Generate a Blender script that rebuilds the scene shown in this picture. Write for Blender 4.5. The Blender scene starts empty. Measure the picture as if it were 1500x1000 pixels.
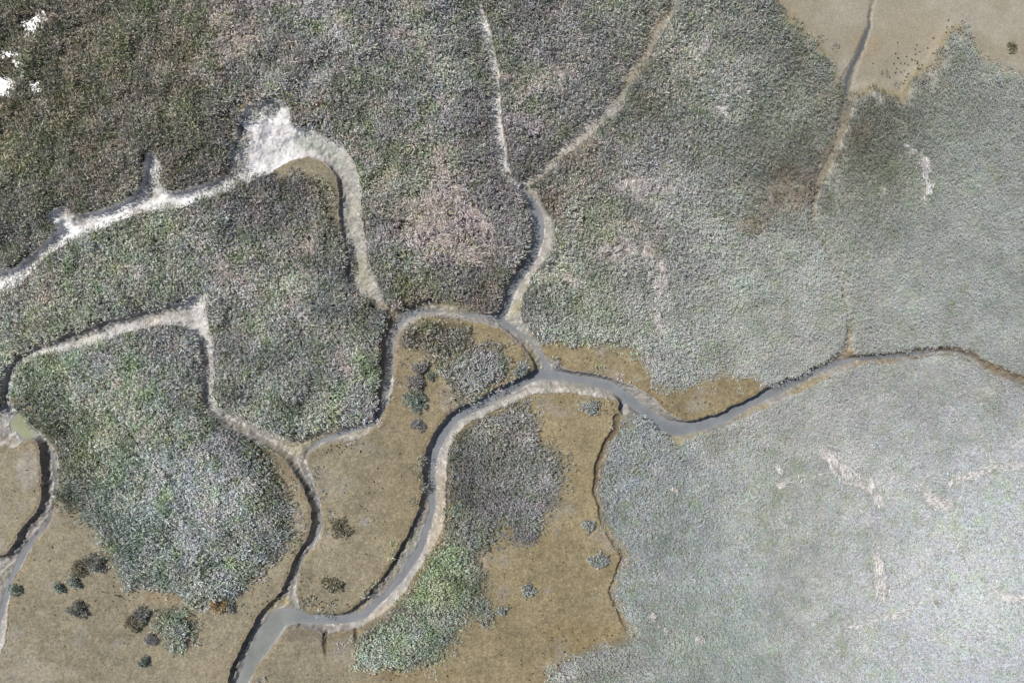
import bpy, math, random
import numpy as np

rng = np.random.default_rng(7)
random.seed(7)
S = 25.0                                  # map units per metre


def W(p):                                 # map coordinates -> metres
    p = np.asarray(p, dtype=float)
    return np.stack([(p[..., 0] - 750) / S, (500 - p[..., 1]) / S], -1)


# ------------------------------------------------------------------ noise
_lat = {}


def vnoise(x, y, seed):
    if seed not in _lat:
        _lat[seed] = np.random.default_rng(1000 + seed).random((256, 256)).astype(np.float32)
    L = _lat[seed]
    xi = np.floor(x).astype(np.int64); yi = np.floor(y).astype(np.int64)
    fx = (x - xi); fy = (y - yi)
    fx = fx * fx * (3 - 2 * fx); fy = fy * fy * (3 - 2 * fy)
    a = L[xi & 255, yi & 255]; b = L[(xi + 1) & 255, yi & 255]
    c = L[xi & 255, (yi + 1) & 255]; d = L[(xi + 1) & 255, (yi + 1) & 255]
    return (a * (1 - fx) + b * fx) * (1 - fy) + (c * (1 - fx) + d * fx) * fy


def fbm(x, y, scale, seed, octs=4, gain=0.5):
    """about -1..1, scale = size in metres of the largest lump"""
    v = 0; a = 1; tot = 0; f = 1 / scale
    ca, sa = math.cos(0.6), math.sin(0.6)
    for i in range(octs):
        xr = (x * ca - y * sa) * f + 37.3 * i; yr = (x * sa + y * ca) * f + 11.7 * i
        v = v + a * (vnoise(xr, yr, seed + i) * 2 - 1)
        tot += a; a *= gain; f *= 2.03
    return v / tot * 1.5


def sm(t):
    t = np.clip(t, 0, 1)
    return t * t * (3 - 2 * t)


# ------------------------------------------------------------------ map outlines
NORTH = [(-250, -250), (-250, 470), (0, 396), (23, 388), (63, 350), (88, 330), (64, 322), (74, 306), (98, 303), (110, 316),
         (140, 308), (180, 291), (200, 277), (208, 247), (213, 219), (230, 227), (240, 243), (230, 263), (240, 278),
         (267, 278), (300, 267), (320, 260), (330, 240), (337, 206), (346, 194), (356, 156), (380, 145), (416, 144),
         (424, 156), (427, 176), (432, 186), (448, 184), (455, 180), (459, 184), (464, 192), (486, 200), (506, 214),
         (520, 240), (530, 264), (532, 300), (533, 320), (536, 350), (540, 380), (560, 436), (576, 452), (596, 446),
         (616, 438), (640, 434), (660, 438), (680, 444), (692, 452), (720, 458), (728, 454), (732, 428), (738, 412),
         (750, 396), (767, 373), (773, 353), (775, 333), (767, 312), (765, 293), (757, 274), (766, 264), (780, 270),
         (795, 296), (812, 330), (816, 352), (806, 368), (787, 400), (766, 436), (762, 466), (783, 490), (795, 506),
         (802, 523), (820, 536), (830, 540), (867, 546), (917, 560), (932, 566), (960, 584), (980, 606), (1004, 617),
         (1028, 615), (1056, 604), (1080, 592), (1104, 578), (1120, 569), (1133, 563), (1167, 550), (1200, 533),
         (1227, 516), (1237, 503), (1246, 484), (1250, 500), (1248, 517), (1267, 518), (1300, 513), (1333, 510), (1373, 506),
         (1410, 508), (1433, 515), (1453, 530), (1500, 552), (1750, 640), (1750, -250)]
MIDDLE = [(-250, 505), (0, 430), (33, 410), (83, 366), (143, 336), (187, 320), (233, 307), (273, 303), (327, 283),
          (366, 264), (390, 256), (404, 244), (444, 228), (468, 234), (486, 248), (495, 266), (496, 300), (498, 340),
          (506, 380), (502, 412), (520, 428), (545, 446), (568, 464), (557, 483), (557, 520), (553, 566), (547, 606),
          (526, 618), (490, 620), (460, 626), (438, 638), (422, 640), (402, 628), (378, 618), (354, 610), (330, 602),
          (316, 586), (313, 573), (315, 533), (308, 486), (302, 453), (300, 433), (286, 429), (273, 437), (233, 450),
          (160, 466), (127, 478), (83, 495), (43, 511), (16, 522), (4, 540), (0, 570), (-2, 604), (-250, 650)]
WEST = [(-250, 668), (0, 652), (12, 658), (28, 650), (44, 642), (54, 650), (59, 675), (62, 710), (56, 745), (40, 764),
        (28, 777), (20, 800), (0, 814), (-250, 880)]
SOUTHWEST = [(14, 592), (16, 570), (22, 546), (36, 530), (60, 520), (88, 514), (148, 504), (200, 484), (247, 472),
             (275, 484), (290, 503), (297, 540), (292, 560), (296, 600), (316, 618), (344, 634), (370, 645), (398, 661),
             (416, 672), (432, 697), (447, 720), (458, 754), (450, 787), (433, 810), (420, 844), (407, 870), (377, 900),
             (360, 934), (333, 987), (262, 1250), (-250, 1250), (-250, 1130), (-20, 1000), (2, 950), (12, 910), (15, 870),
             (22, 845), (35, 820), (50, 792), (70, 772), (80, 740), (86, 700), (90, 676), (78, 652), (64, 638), (46, 624),
             (36, 604), (20, 598)]
ISLAND = [(447, 676), (463, 710), (474, 754), (467, 794), (443, 820), (433, 854), (432, 876), (440, 894), (460, 898),
          (494, 900), (520, 888), (550, 860), (572, 826), (586, 798), (604, 765), (617, 733), (621, 687), (622, 655),
          (634, 630), (660, 603), (693, 586), (727, 570), (767, 551), (783, 540), (780, 526), (757, 500), (733, 483),
          (700, 473), (657, 465), (627, 460), (597, 476), (582, 493), (580, 540), (577, 566), (565, 600), (552, 626),
          (528, 643), (500, 645), (466, 656), (450, 664)]
SOUTHEAST = [(1750, 690), (1500, 574), (1477, 563), (1450, 552), (1423, 533), (1400, 521), (1367, 522), (1333, 527),
             (1300, 534), (1250, 540), (1217, 553), (1180, 573), (1143, 590), (1107, 606), (1078, 620), (1050, 632),
             (1012, 644), (996, 654), (984, 654), (970, 640), (950, 622), (936, 610), (922, 604), (913, 612), (908, 600),
             (904, 588), (898, 583), (870, 582), (840, 577), (812, 575), (783, 577), (753, 590), (707, 610), (675, 628),
             (659, 650), (655, 674), (655, 734), (653, 765), (635, 800), (612, 837), (589, 872), (564, 897), (545, 908),
             (520, 920), (496, 924), (479, 930), (475, 945), (470, 926), (444, 921), (428, 919), (418, 924), (406, 940),
             (390, 958), (366, 994), (285, 1250), (1750, 1250)]
LANDS = [NORTH, MIDDLE, WEST, SOUTHWEST, ISLAND, SOUTHEAST]

# open water: (x, y, half width) along each reach
WATER = [
    [(258, 1250, 16), (352, 1000, 12), (372, 960, 14), (388, 934, 17), (408, 908, 15), (434, 908, 13), (470, 912, 9), (500, 913, 9),
     (533, 904, 8), (560, 880, 7), (587, 847, 7), (613, 807, 7), (628, 767, 7), (633, 727, 7), (633, 687, 7), (634, 666, 8),
     (644, 640, 9), (667, 612, 9), (700, 592, 10), (733, 576, 10), (767, 558, 9), (795, 549, 10), (833, 553, 8),
     (867, 558, 8), (897, 567, 9), (922, 585, 9), (950, 607, 10), (973, 625, 12), (1000, 632, 12), (1033, 623, 11),
     (1067, 609, 10), (1100, 592, 9), (1133, 576, 9), (1167, 560, 8), (1200, 545, 7), (1233, 532, 6), (1267, 524, 4),
     (1300, 523, 5.5), (1333, 519, 5), (1367, 515, 4.5), (1400, 514, 4), (1427, 523, 4), (1450, 543, 4), (1473, 556, 4.5),
     (1500, 563, 4.5), (1750, 665, 3)],
    [(428, 905, 5), (426, 880, 3), (427, 860, 3.5), (433, 837, 4), (450, 807, 4), (464, 780, 4), (467, 754, 4), (462, 727, 4),
     (450, 700, 3.5), (443, 678, 3.5), (448, 662, 4), (467, 648, 5), (500, 636, 6), (527, 627, 6), (547, 616, 6), (561, 596, 5),
     (568, 566, 5), (571, 533, 5), (572, 503, 5), (580, 480, 5), (597, 463, 6), (613, 455, 6), (650, 457, 4), (683, 460, 5),
     (717, 463, 6), (731, 467, 7), (748, 480, 5), (767, 491, 4), (783, 507, 4), (796, 524, 5), (803, 545, 8)],
    [(731, 467, 7), (741, 450, 8), (746, 433, 8), (756, 411, 9), (769, 391, 9), (782, 371, 9), (790, 350, 10), (790, 333, 10),
     (784, 312, 11), (777, 293, 9), (767, 279, 4)],
    [(443, 678, 2.5), (420, 664, 2), (398, 648, 2), (370, 634, 2), (350, 618, 2), (330, 608, 1.5)],
    [(5, 640, 1), (14, 622, 11), (22, 618, 15), (28, 632, 16), (34, 640, 10), (48, 634, 4), (58, 646, 3), (68, 667, 4), (75, 700, 4),
     (77, 733, 4), (67, 766, 5), (46, 790, 5), (28, 814, 6), (14, 840, 6), (4, 867, 6), (-6, 900, 6), (-60, 1050, 6)],
    [(918, 590, 6), (908, 600, 4), (902, 615, 2.5)],
    [(20, 606, 2), (14, 598, 2)],
]
# shallow muddy gullies: points with half width, depth in metres
GULLY = [
    ([(762, 272, 6), (770, 270, 7), (793, 250, 8), (820, 222, 10), (847, 197, 11), (873, 174, 12), (900, 153, 12), (910, 140, 9), (917, 122, 8),
      (934, 95, 9), (951, 60, 10), (971, 27, 10), (989, -5, 9), (1010, -60, 8)], .13),
    ([(758, 272, 5), (742, 262, 7), (735, 228, 8), (729, 193, 8.5), (725, 160, 8), (726, 127, 8), (721, 83, 8), (711, 50, 7), (702, 17, 6),
      (697, -5, 5), (690, -60, 4)], .14),
    ([(905, 610, 5), (902, 623, 4.5), (890, 648, 4), (876, 677, 3.5), (872, 717, 2.5), (880, 757, 2), (886, 775, 1.5), (900, 795, 2.5), (914, 815, 2.5),
      (905, 842, 2.5), (894, 866, 2.5), (901, 885, 3), (911, 910, 2.5), (923, 928, 2)], .20),
    ([(1282, -60, 5), (1278, 15, 3), (1270, 53, 5), (1257, 85, 6), (1243, 115, 9), (1236, 145, 11), (1238, 170, 12), (1225, 205, 9),
      (1208, 240, 9), (1195, 270, 8), (1187, 300, 6), (1186, 326, 4)], .05),
    ([(1186, 326, 2), (1200, 343, 1.8), (1214, 370, 1.5), (1228, 410, 1.5), (1240, 450, 2), (1246, 480, 3), (1243, 505, 5), (1240, 520, 5)], .25),
    ([(477, 928, 4), (476, 945, 2.5), (478, 962, 1.2)], .2),
    ([(519, 920, 3), (521, 938, 2)], .15),
    ([(862, 787, 1.2), (872, 778, 1.5), (882, 772, 1.5)], .10),
    ([(288, 446, 6), (297, 436, 8)], .2),
]
# bare, low mud inside the lands
BARE = [
    ISLAND,
    [(-250, 640), (60, 640), (92, 672), (96, 740), (430, 660), (480, 760), (440, 850), (400, 940), (300, 1250), (-250, 1250)],
    [(-250, 640), (70, 640), (70, 770), (-250, 900)],
    [(360, 1010), (400, 925), (470, 915), (540, 905), (600, 860), (640, 790), (645, 720), (650, 660), (670, 615), (730, 585),
     (800, 565), (905, 578), (907, 612), (893, 640), (876, 675), (872, 717), (878, 760), (905, 795), (918, 815), (906, 845),
     (895, 868), (905, 890), (922, 930), (900, 940), (870, 944), (835, 958), (805, 982), (790, 1010), (780, 1250), (290, 1250)],
    [(795, 500), (840, 507), (885, 508), (922, 510), (933, 530), (945, 545), (953, 566), (985, 574), (1010, 570), (1033, 562),
     (1060, 550), (1085, 557), (1104, 560), (1120, 566), (1090, 595), (1030, 625), (970, 615), (920, 570), (810, 540)],
    [(404, 240), (444, 224), (470, 228), (500, 250), (505, 330), (490, 332), (486, 300), (474, 268), (452, 252), (425, 252), (404, 262)],
    [(1118, -10), (1140, 8), (1152, 30), (1168, 50), (1195, 62), (1210, 80), (1222, 108), (1232, 140), (1262, 136), (1280, 126),
     (1304, 134), (1322, 148), (1330, 122), (1346, 104), (1374, 92), (1380, 62), (1398, 40), (1420, 52), (1436, 82), (1468, 100), (1510, 112),
     (1750, 150), (1750, -250), (1100, -250)],
]
# vegetation standing inside the bare mud
GREEN = [
    ("v1", [(648, 533), (672, 510), (690, 502), (713, 506), (730, 513), (743, 530), (738, 553), (722, 571), (690, 586), (673, 590),
            (662, 573), (650, 553)]),
    ("v1b", [(585, 484), (596, 474), (622, 463), (650, 467), (682, 473), (694, 488), (690, 505), (665, 520), (650, 540), (625, 520), (598, 515), (584, 500)]),
    ("v2", [(0, 585), (30, 500), (150, 490), (260, 460), (310, 500), (305, 590), (330, 610), (383, 640), (400, 660), (410, 680), (414, 707), (428, 740),
            (430, 777), (414, 807), (396, 832), (367, 857), (347, 880), (325, 886), (300, 888), (276, 884), (253, 873), (213, 867), (180, 853), (163, 820), (147, 790),
            (127, 760), (113, 740), (97, 752), (86, 733), (87, 693), (80, 660), (60, 630), (40, 600)]),
    ("v3", [(652, 655), (675, 625), (710, 605), (760, 592), (772, 590), (777, 598), (787, 616), (793, 643), (820, 663), (828, 677),
            (823, 717), (815, 745), (800, 750), (797, 783), (788, 798), (767, 802), (748, 790), (744, 775), (733, 767), (730, 780), (722, 798), (707, 812),
            (703, 833), (713, 853), (707, 868), (727, 890), (722, 905), (706, 912), (690, 900), (677, 920), (667, 947), (647, 960), (613, 981), (567, 978),
            (533, 981), (517, 962), (518, 935), (540, 918), (567, 903), (587, 878), (610, 842), (633, 807), (650, 790), (655, 777), (655, 733), (657, 683)]),
    ("v5", [(223, 897), (245, 890), (270, 893), (287, 905), (289, 930), (277, 950), (258, 962), (240, 945), (228, 925)]),
]
DIV = {  # regions of ground cover, first match wins
    "island": ISLAND, "sw": SOUTHWEST, "west": WEST, "mid": MIDDLE,
    "delta": [(697, -250), (697, 0), (711, 50), (721, 83), (726, 127), (725, 160), (729, 193), (742, 262), (768, 270), (793, 250), (847, 195), (900, 152),
              (916, 122), (950, 60), (988, -5), (1010, -250)],
    "north": [(-250, -250), (380, -250), (380, 150), (350, 230), (300, 300), (-250, 480)],
    "bay": [(380, -250), (697, -250), (697, 0), (711, 50), (721, 83), (726, 127), (725, 160), (729, 193), (742, 262), (765, 275), (790, 350), (735, 460), (570, 460),
            (500, 420), (350, 300)],
    "centre": [(697, -250), (1280, -250), (1236, 145), (1187, 300), (1186, 326), (1214, 370), (1240, 450), (1243, 520), (1000, 630), (740, 470), (760, 270)],
    "east": [(1100, -250), (1750, -250), (1750, 660), (1500, 560), (1420, 515), (1240, 525), (1180, 320)],
    "lower": [(910, 570), (1000, 625), (1260, 525), (1420, 515), (1500, 560), (1750, 600), (1750, 1250), (780, 1250), (780, 960), (920, 930), (880, 800), (870, 700)],
    "tongue": [(500, 500), (870, 560), (870, 1000), (400, 1000)],
}


def poly_sd(P, poly):
    """signed distance in metres, negative inside"""
    V = W(poly); x = P[:, 0]; y = P[:, 1]
    d2 = np.full(len(P), 1e9); ins = np.zeros(len(P), bool)
    n = len(V)
    for i in range(n):
        ax, ay = V[i]; bx, by = V[(i + 1) % n]
        ex, ey = bx - ax, by - ay
        t = np.clip(((x - ax) * ex + (y - ay) * ey) / max(ex * ex + ey * ey, 1e-9), 0, 1)
        d2 = np.minimum(d2, (x - ax - t * ex) ** 2 + (y - ay - t * ey) ** 2)
        if ay != by:
            c = ((ay > y) != (by > y)) & (x < ex * (y - ay) / ey + ax)
            ins ^= c
    d = np.sqrt(d2)
    return np.where(ins, -d, d)


def line_sd(P, pts):
    x = P[:, 0]; y = P[:, 1]; best = np.full(len(P), 1e9)
    V = W(np.array(pts)[:, :2]); R = np.array(pts)[:, 2] / S
    for i in range(len(V) - 1):
        ax, ay = V[i]; ex, ey = V[i + 1] - V[i]
        t = np.clip(((x - ax) * ex + (y - ay) * ey) / max(ex * ex + ey * ey, 1e-9), 0, 1)
        best = np.minimum(best, np.hypot(x - ax - t * ex, y - ay - t * ey) - (R[i] * (1 - t) + R[i + 1] * t))
    return best


# coarse fields, sampled later with a noise warp so that the edges come out natural
X0, X1, Y0, Y1 = -35.0, 35.0, -25.0, 25.0
CG = 0.1
cx = np.arange(X0 - 1, X1 + 1 + CG, CG); cy = np.arange(Y0 - 1, Y1 + 1 + CG, CG)
CX, CY = np.meshgrid(cx, cy, indexing='ij')
CP = np.stack([CX.ravel(), CY.ravel()], 1)


def field(v):
    return v.reshape(CX.shape).astype(np.float32)


def smooth_poly(poly, it=1):
    p = np.array(poly, float)
    for _ in range(it):
        q = np.roll(p, -1, 0)
        p = np.stack([p * .75 + q * .25, p * .25 + q * .75], 1).reshape(-1, 2)
    return p


land_each = [field(poly_sd(CP, smooth_poly(l))) for l in LANDS]
F_land = np.minimum.reduce(land_each)
F_water = np.minimum.reduce([field(line_sd(CP, w)) for w in WATER])
F_gully = [(field(line_sd(CP, g)), d) for g, d in GULLY]
F_bare = np.minimum.reduce([field(poly_sd(CP, b)) for b in BARE])
F_green = np.minimum.reduce([field(poly_sd(CP, g)) for _, g in GREEN])
F_pool = field(poly_sd(CP, BARE[6]))
F_div = {k: field(poly_sd(CP, v)) for k, v in DIV.items()}
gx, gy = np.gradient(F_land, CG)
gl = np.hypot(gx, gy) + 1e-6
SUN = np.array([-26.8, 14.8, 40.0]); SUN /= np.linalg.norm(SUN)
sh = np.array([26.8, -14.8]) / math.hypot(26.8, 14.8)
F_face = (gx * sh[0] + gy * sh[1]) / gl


def samp(F, x, y):
    u = np.clip((x - cx[0]) / CG, 0, F.shape[0] - 1.001); v = np.clip((y - cy[0]) / CG, 0, F.shape[1] - 1.001)
    i = u.astype(int); j = v.astype(int); a = u - i; b = v - j
    return (F[i, j] * (1 - a) + F[i + 1, j] * a) * (1 - b) + (F[i, j + 1] * (1 - a) + F[i + 1, j + 1] * a) * b


def warp(x, y, amt=.13):
    wx = x + amt * fbm(x, y, .9, 20, 5, .68); wy = y + amt * fbm(x, y, .9, 30, 5, .72)
    return wx, wy


WL = -0.50                               # water level


def terrain(x, y):
    wx, wy = warp(x, y)
    d = samp(F_land, wx, wy)
    wd = samp(F_water, x + .09 * fbm(x, y, .9, 40, 4, .6), y + .09 * fbm(x, y, .9, 45, 4, .6)) + .10
    face = samp(F_face, x, y)
    cut = .08 + .24 * sm((face + .15) / .8) * (.75 + .5 * vnoise(x * .9, y * .9, 333))
    cut = cut * sm((wd + .25) / .6 + .35)
    dpos = np.maximum(d, 0); wpos = np.clip(wd, 0, .75)
    lumpy = fbm(x, y, .35, 50, 4, .65)
    t = dpos / (dpos + wpos + 1e-4)
    cw = .10 + .10 * sm(face + .5)
    # a cut bank drops steeply, then a slumped shelf, then slopes to the water
    shelf = sm(dpos / cw) * cut
    zc = -shelf - (-WL - .02 - cut) * sm(t) ** 1.0 + lumpy * .06 * sm(dpos / .1) * (1 - sm((t - .8) / .2))
    zc = zc + (.022 * fbm(x, y, .14, 58, 2)) * sm(dpos / .1) * sm(wpos / .1) + .13 * np.maximum(0, fbm(x, y, .26, 60, 2)) * sm(dpos / .1) * sm((.45 - dpos) / .2) * sm(face + .4)
    zw = WL + .0 - .22 * sm(-wd / .25) - .02
    z_ch = np.where(wd < 0, np.minimum(zw, zc), zc)
    rim = -.05 * sm((.12 + d) / .12) * (d <= 0)
    z = np.where(d > 0, z_ch, rim)
    for F, dep in F_gully:
        g = samp(F, wx, wy)
        z = z - dep * sm((-g + .06) / .16) * sm((.25 - d) / .4)
    pool = samp(F_pool, wx, wy)
    z = z + fbm(x, y, 3.5, 70, 3) * .035 + fbm(x, y, .25, 75, 3, .7) * .011 * np.where(pool < -.3, .25, 1)
    z = z - .06 * sm(-pool / .8)
    bare = samp(F_bare, wx, wy)
    z = z - .03 * sm(-bare / .6) * (d < 0)
    return z, d, wd, face


# ------------------------------------------------------------------ colours
def lin(c):
    c = np.asarray(c, float) / 255
    return np.where(c < .04045, c / 12.92, ((c + .055) / 1.055) ** 2.4)


def blend(pts, x, y, r):
    """smooth palette: pts rows are map x, y and a colour"""
    A = np.array(pts, float); P = W(A[:, :2]); C = lin(A[:, 2:5])
    # evaluate on a coarse grid, then sample
    key = id(pts)
    if key not in _pal:
        g = 0.5
        bx = np.arange(X0 - 2, X1 + 2, g); by = np.arange(Y0 - 2, Y1 + 2, g)
        BX, BY = np.meshgrid(bx, by, indexing='ij')
        num = np.zeros(BX.shape + (3,)); den = np.zeros(BX.shape)
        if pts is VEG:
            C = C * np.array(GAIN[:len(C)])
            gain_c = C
        for p, c in zip(P, C):
            d2 = (BX - p[0]) ** 2 + (BY - p[1]) ** 2
            w = np.exp(-d2 / (2 * r * r)) + 1e-4 / (1 + d2)
            num += w[..., None] * c; den += w
        _pal[key] = (bx, by, num / den[..., None])
    bx, by, T = _pal[key]
    u = np.clip((x - bx[0]) / .5, 0, len(bx) - 1.001); v = np.clip((y - by[0]) / .5, 0, len(by) - 1.001)
    i = u.astype(int); j = v.astype(int); a = (u - i)[:, None]; b = (v - j)[:, None]
    return (T[i, j] * (1 - a) + T[i + 1, j] * a) * (1 - b) + (T[i, j + 1] * (1 - a) + T[i + 1, j + 1] * a) * b


_pal = {}
VEG = [  # plant tones by spot; the lower-right hot spot's light is in the colour
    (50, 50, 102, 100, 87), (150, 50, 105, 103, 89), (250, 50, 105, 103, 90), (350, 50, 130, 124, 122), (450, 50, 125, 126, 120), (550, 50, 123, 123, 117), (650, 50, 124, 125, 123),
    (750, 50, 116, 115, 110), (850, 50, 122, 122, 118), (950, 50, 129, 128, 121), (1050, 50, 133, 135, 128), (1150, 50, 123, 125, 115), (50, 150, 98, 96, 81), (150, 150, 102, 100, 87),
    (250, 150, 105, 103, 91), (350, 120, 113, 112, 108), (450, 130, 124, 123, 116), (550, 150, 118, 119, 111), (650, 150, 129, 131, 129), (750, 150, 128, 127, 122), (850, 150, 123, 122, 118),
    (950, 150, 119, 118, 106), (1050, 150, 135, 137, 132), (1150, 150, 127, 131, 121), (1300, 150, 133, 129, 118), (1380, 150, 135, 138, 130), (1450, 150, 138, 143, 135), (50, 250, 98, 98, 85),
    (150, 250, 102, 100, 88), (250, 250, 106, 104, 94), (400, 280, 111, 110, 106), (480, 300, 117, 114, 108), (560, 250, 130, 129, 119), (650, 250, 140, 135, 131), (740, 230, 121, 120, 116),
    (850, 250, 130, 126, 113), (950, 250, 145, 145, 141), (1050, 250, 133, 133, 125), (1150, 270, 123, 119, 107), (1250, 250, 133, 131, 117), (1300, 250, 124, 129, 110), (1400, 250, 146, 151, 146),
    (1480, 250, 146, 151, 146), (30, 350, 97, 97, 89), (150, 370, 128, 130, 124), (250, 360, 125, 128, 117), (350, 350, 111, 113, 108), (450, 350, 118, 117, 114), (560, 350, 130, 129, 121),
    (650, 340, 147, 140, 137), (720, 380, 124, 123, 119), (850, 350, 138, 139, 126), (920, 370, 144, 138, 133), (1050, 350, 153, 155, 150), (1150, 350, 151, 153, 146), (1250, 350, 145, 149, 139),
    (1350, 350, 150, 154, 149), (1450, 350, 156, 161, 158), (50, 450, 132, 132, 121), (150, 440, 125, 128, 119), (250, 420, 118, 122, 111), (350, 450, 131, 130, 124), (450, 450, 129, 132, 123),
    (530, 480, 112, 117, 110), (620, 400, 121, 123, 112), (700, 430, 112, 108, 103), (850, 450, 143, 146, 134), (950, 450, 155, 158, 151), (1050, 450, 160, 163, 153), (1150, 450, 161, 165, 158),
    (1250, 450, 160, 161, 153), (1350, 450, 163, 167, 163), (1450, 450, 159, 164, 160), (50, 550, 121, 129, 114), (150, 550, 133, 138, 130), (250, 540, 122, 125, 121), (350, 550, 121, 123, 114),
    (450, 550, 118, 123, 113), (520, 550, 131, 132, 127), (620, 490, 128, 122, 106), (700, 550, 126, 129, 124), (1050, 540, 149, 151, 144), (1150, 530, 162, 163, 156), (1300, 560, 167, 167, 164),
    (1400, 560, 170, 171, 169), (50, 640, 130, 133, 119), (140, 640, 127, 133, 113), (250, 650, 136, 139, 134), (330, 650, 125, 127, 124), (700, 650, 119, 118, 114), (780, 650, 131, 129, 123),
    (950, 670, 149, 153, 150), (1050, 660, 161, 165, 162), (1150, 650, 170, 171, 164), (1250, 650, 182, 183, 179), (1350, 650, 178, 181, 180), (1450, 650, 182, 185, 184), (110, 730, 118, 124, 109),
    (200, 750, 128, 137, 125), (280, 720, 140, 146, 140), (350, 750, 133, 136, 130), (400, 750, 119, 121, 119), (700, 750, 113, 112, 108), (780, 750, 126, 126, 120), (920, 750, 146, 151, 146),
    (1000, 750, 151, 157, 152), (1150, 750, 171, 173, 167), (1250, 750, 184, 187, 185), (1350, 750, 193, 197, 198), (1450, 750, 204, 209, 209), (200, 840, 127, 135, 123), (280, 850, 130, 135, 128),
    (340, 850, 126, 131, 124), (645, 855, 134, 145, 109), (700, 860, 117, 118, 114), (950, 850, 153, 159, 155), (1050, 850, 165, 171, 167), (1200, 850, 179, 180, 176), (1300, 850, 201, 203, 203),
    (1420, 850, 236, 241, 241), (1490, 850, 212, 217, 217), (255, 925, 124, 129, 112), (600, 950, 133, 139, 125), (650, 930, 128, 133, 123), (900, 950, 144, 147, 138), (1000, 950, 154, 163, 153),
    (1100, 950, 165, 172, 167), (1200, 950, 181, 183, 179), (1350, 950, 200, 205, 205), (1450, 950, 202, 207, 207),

]
VEG_GAIN = 1.0
#G0
GAIN = [(2.53, 2.55, 2.63), (2.61, 2.63, 2.73), (2.88, 2.91, 3.04), (2.36, 2.40, 2.53), (2.67, 2.71, 2.87), (2.35, 2.39, 2.54), (2.30, 2.34, 2.47), (1.73, 1.76, 1.85), (2.28, 2.32, 2.41), (1.96, 2.00, 2.05), (1.87, 1.90, 1.93), (1.35, 1.37, 1.38), (2.62, 2.63, 2.72), (2.45, 2.48, 2.58), (2.87, 2.91, 3.05), (2.08, 2.11, 2.23), (2.46, 2.51, 2.66), (2.50, 2.55, 2.72), (1.74, 1.78, 1.88), (2.17, 2.22, 2.33), (2.19, 2.24, 2.32), (1.37, 1.40, 1.44), (1.79, 1.82, 1.85), (1.96, 2.00, 2.01), (0.65, 0.67, 0.66), (1.57, 1.61, 1.60), (1.44, 1.47, 1.47), (3.31, 3.34, 3.47), (2.64, 2.67, 2.79), (2.43, 2.46, 2.59), (2.65, 2.70, 2.87), (1.42, 1.45, 1.55), (3.24, 3.31, 3.53), (1.82, 1.86, 1.98), (1.49, 1.52, 1.60), (1.81, 1.85, 1.93), (1.90, 1.94, 2.00), (1.57, 1.61, 1.63), (0.64, 0.65, 0.66), (1.04, 1.06, 1.07), (1.37, 1.40, 1.40), (1.62, 1.66, 1.66), (1.18, 1.21, 1.21), (2.30, 2.33, 2.44), (2.46, 2.50, 2.63), (2.74, 2.79, 2.94), (1.77, 1.80, 1.91), (2.26, 2.31, 2.47), (1.66, 1.70, 1.82), (2.98, 3.06, 3.25), (1.89, 1.95, 2.06), (2.23, 2.29, 2.39), (0.88, 0.90, 0.94), (1.75, 1.79, 1.83), (1.90, 1.95, 1.98), (1.50, 1.54, 1.56), (1.32, 1.35, 1.37), (1.34, 1.37, 1.38), (2.71, 2.76, 2.90), (2.20, 2.24, 2.36), (2.81, 2.86, 3.03), (2.44, 2.50, 2.66), (2.46, 2.53, 2.70), (1.31, 1.35, 1.45), (1.63, 1.68, 1.79), (1.38, 1.42, 1.51), (1.98, 2.04, 2.15), (1.57, 1.62, 1.68), (1.51, 1.55, 1.60), (1.39, 1.43, 1.47), (1.37, 1.41, 1.44), (1.40, 1.44, 1.47), (1.21, 1.24, 1.26), (3.01, 3.09, 3.26), (2.65, 2.72, 2.88), (1.97, 2.02, 2.14), (2.93, 3.00, 3.20), (1.90, 1.95, 2.09), (3.07, 3.17, 3.40), (1.94, 2.00, 2.14), (2.15, 2.23, 2.38), (1.60, 1.65, 1.72), (1.52, 1.56, 1.61), (1.16, 1.20, 1.24), (1.21, 1.25, 1.29), (0.55, 0.57, 0.60), (2.51, 2.58, 2.73), (2.35, 2.42, 2.57), (1.65, 1.70, 1.81), (1.73, 1.79, 1.94), (1.96, 2.04, 2.19), (1.56, 1.62, 1.71), (1.70, 1.76, 1.85), (1.20, 1.24, 1.30), (1.33, 1.37, 1.43), (1.21, 1.24, 1.30), (1.23, 1.26, 1.32), (1.25, 1.30, 1.37), (2.34, 2.43, 2.58), (3.36, 3.47, 3.69), (2.13, 2.21, 2.36), (2.23, 2.31, 2.48), (1.86, 1.93, 2.11), (1.64, 1.71, 1.86), (1.51, 1.57, 1.68), (1.49, 1.55, 1.65), (1.45, 1.50, 1.58), (1.16, 1.20, 1.26), (1.10, 1.13, 1.19), (1.30, 1.34, 1.41), (1.44, 1.50, 1.59), (3.13, 3.26, 3.47), (1.73, 1.79, 1.92), (2.91, 3.04, 3.35), (0.69, 0.72, 0.80), (1.63, 1.70, 1.83), (1.46, 1.52, 1.62), (1.10, 1.14, 1.20), (1.16, 1.20, 1.27), (2.45, 2.52, 2.68), (1.21, 1.25, 1.33), (2.18, 2.28, 2.42), (2.06, 2.15, 2.38), (2.12, 2.22, 2.46), (1.88, 1.97, 2.14), (1.29, 1.35, 1.46), (1.20, 1.25, 1.33), (1.38, 1.43, 1.53), (1.24, 1.28, 1.36), (1.04, 1.07, 1.15)]  # fitted per spot to rendered brightness, bakes some light into leaf colour
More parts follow.
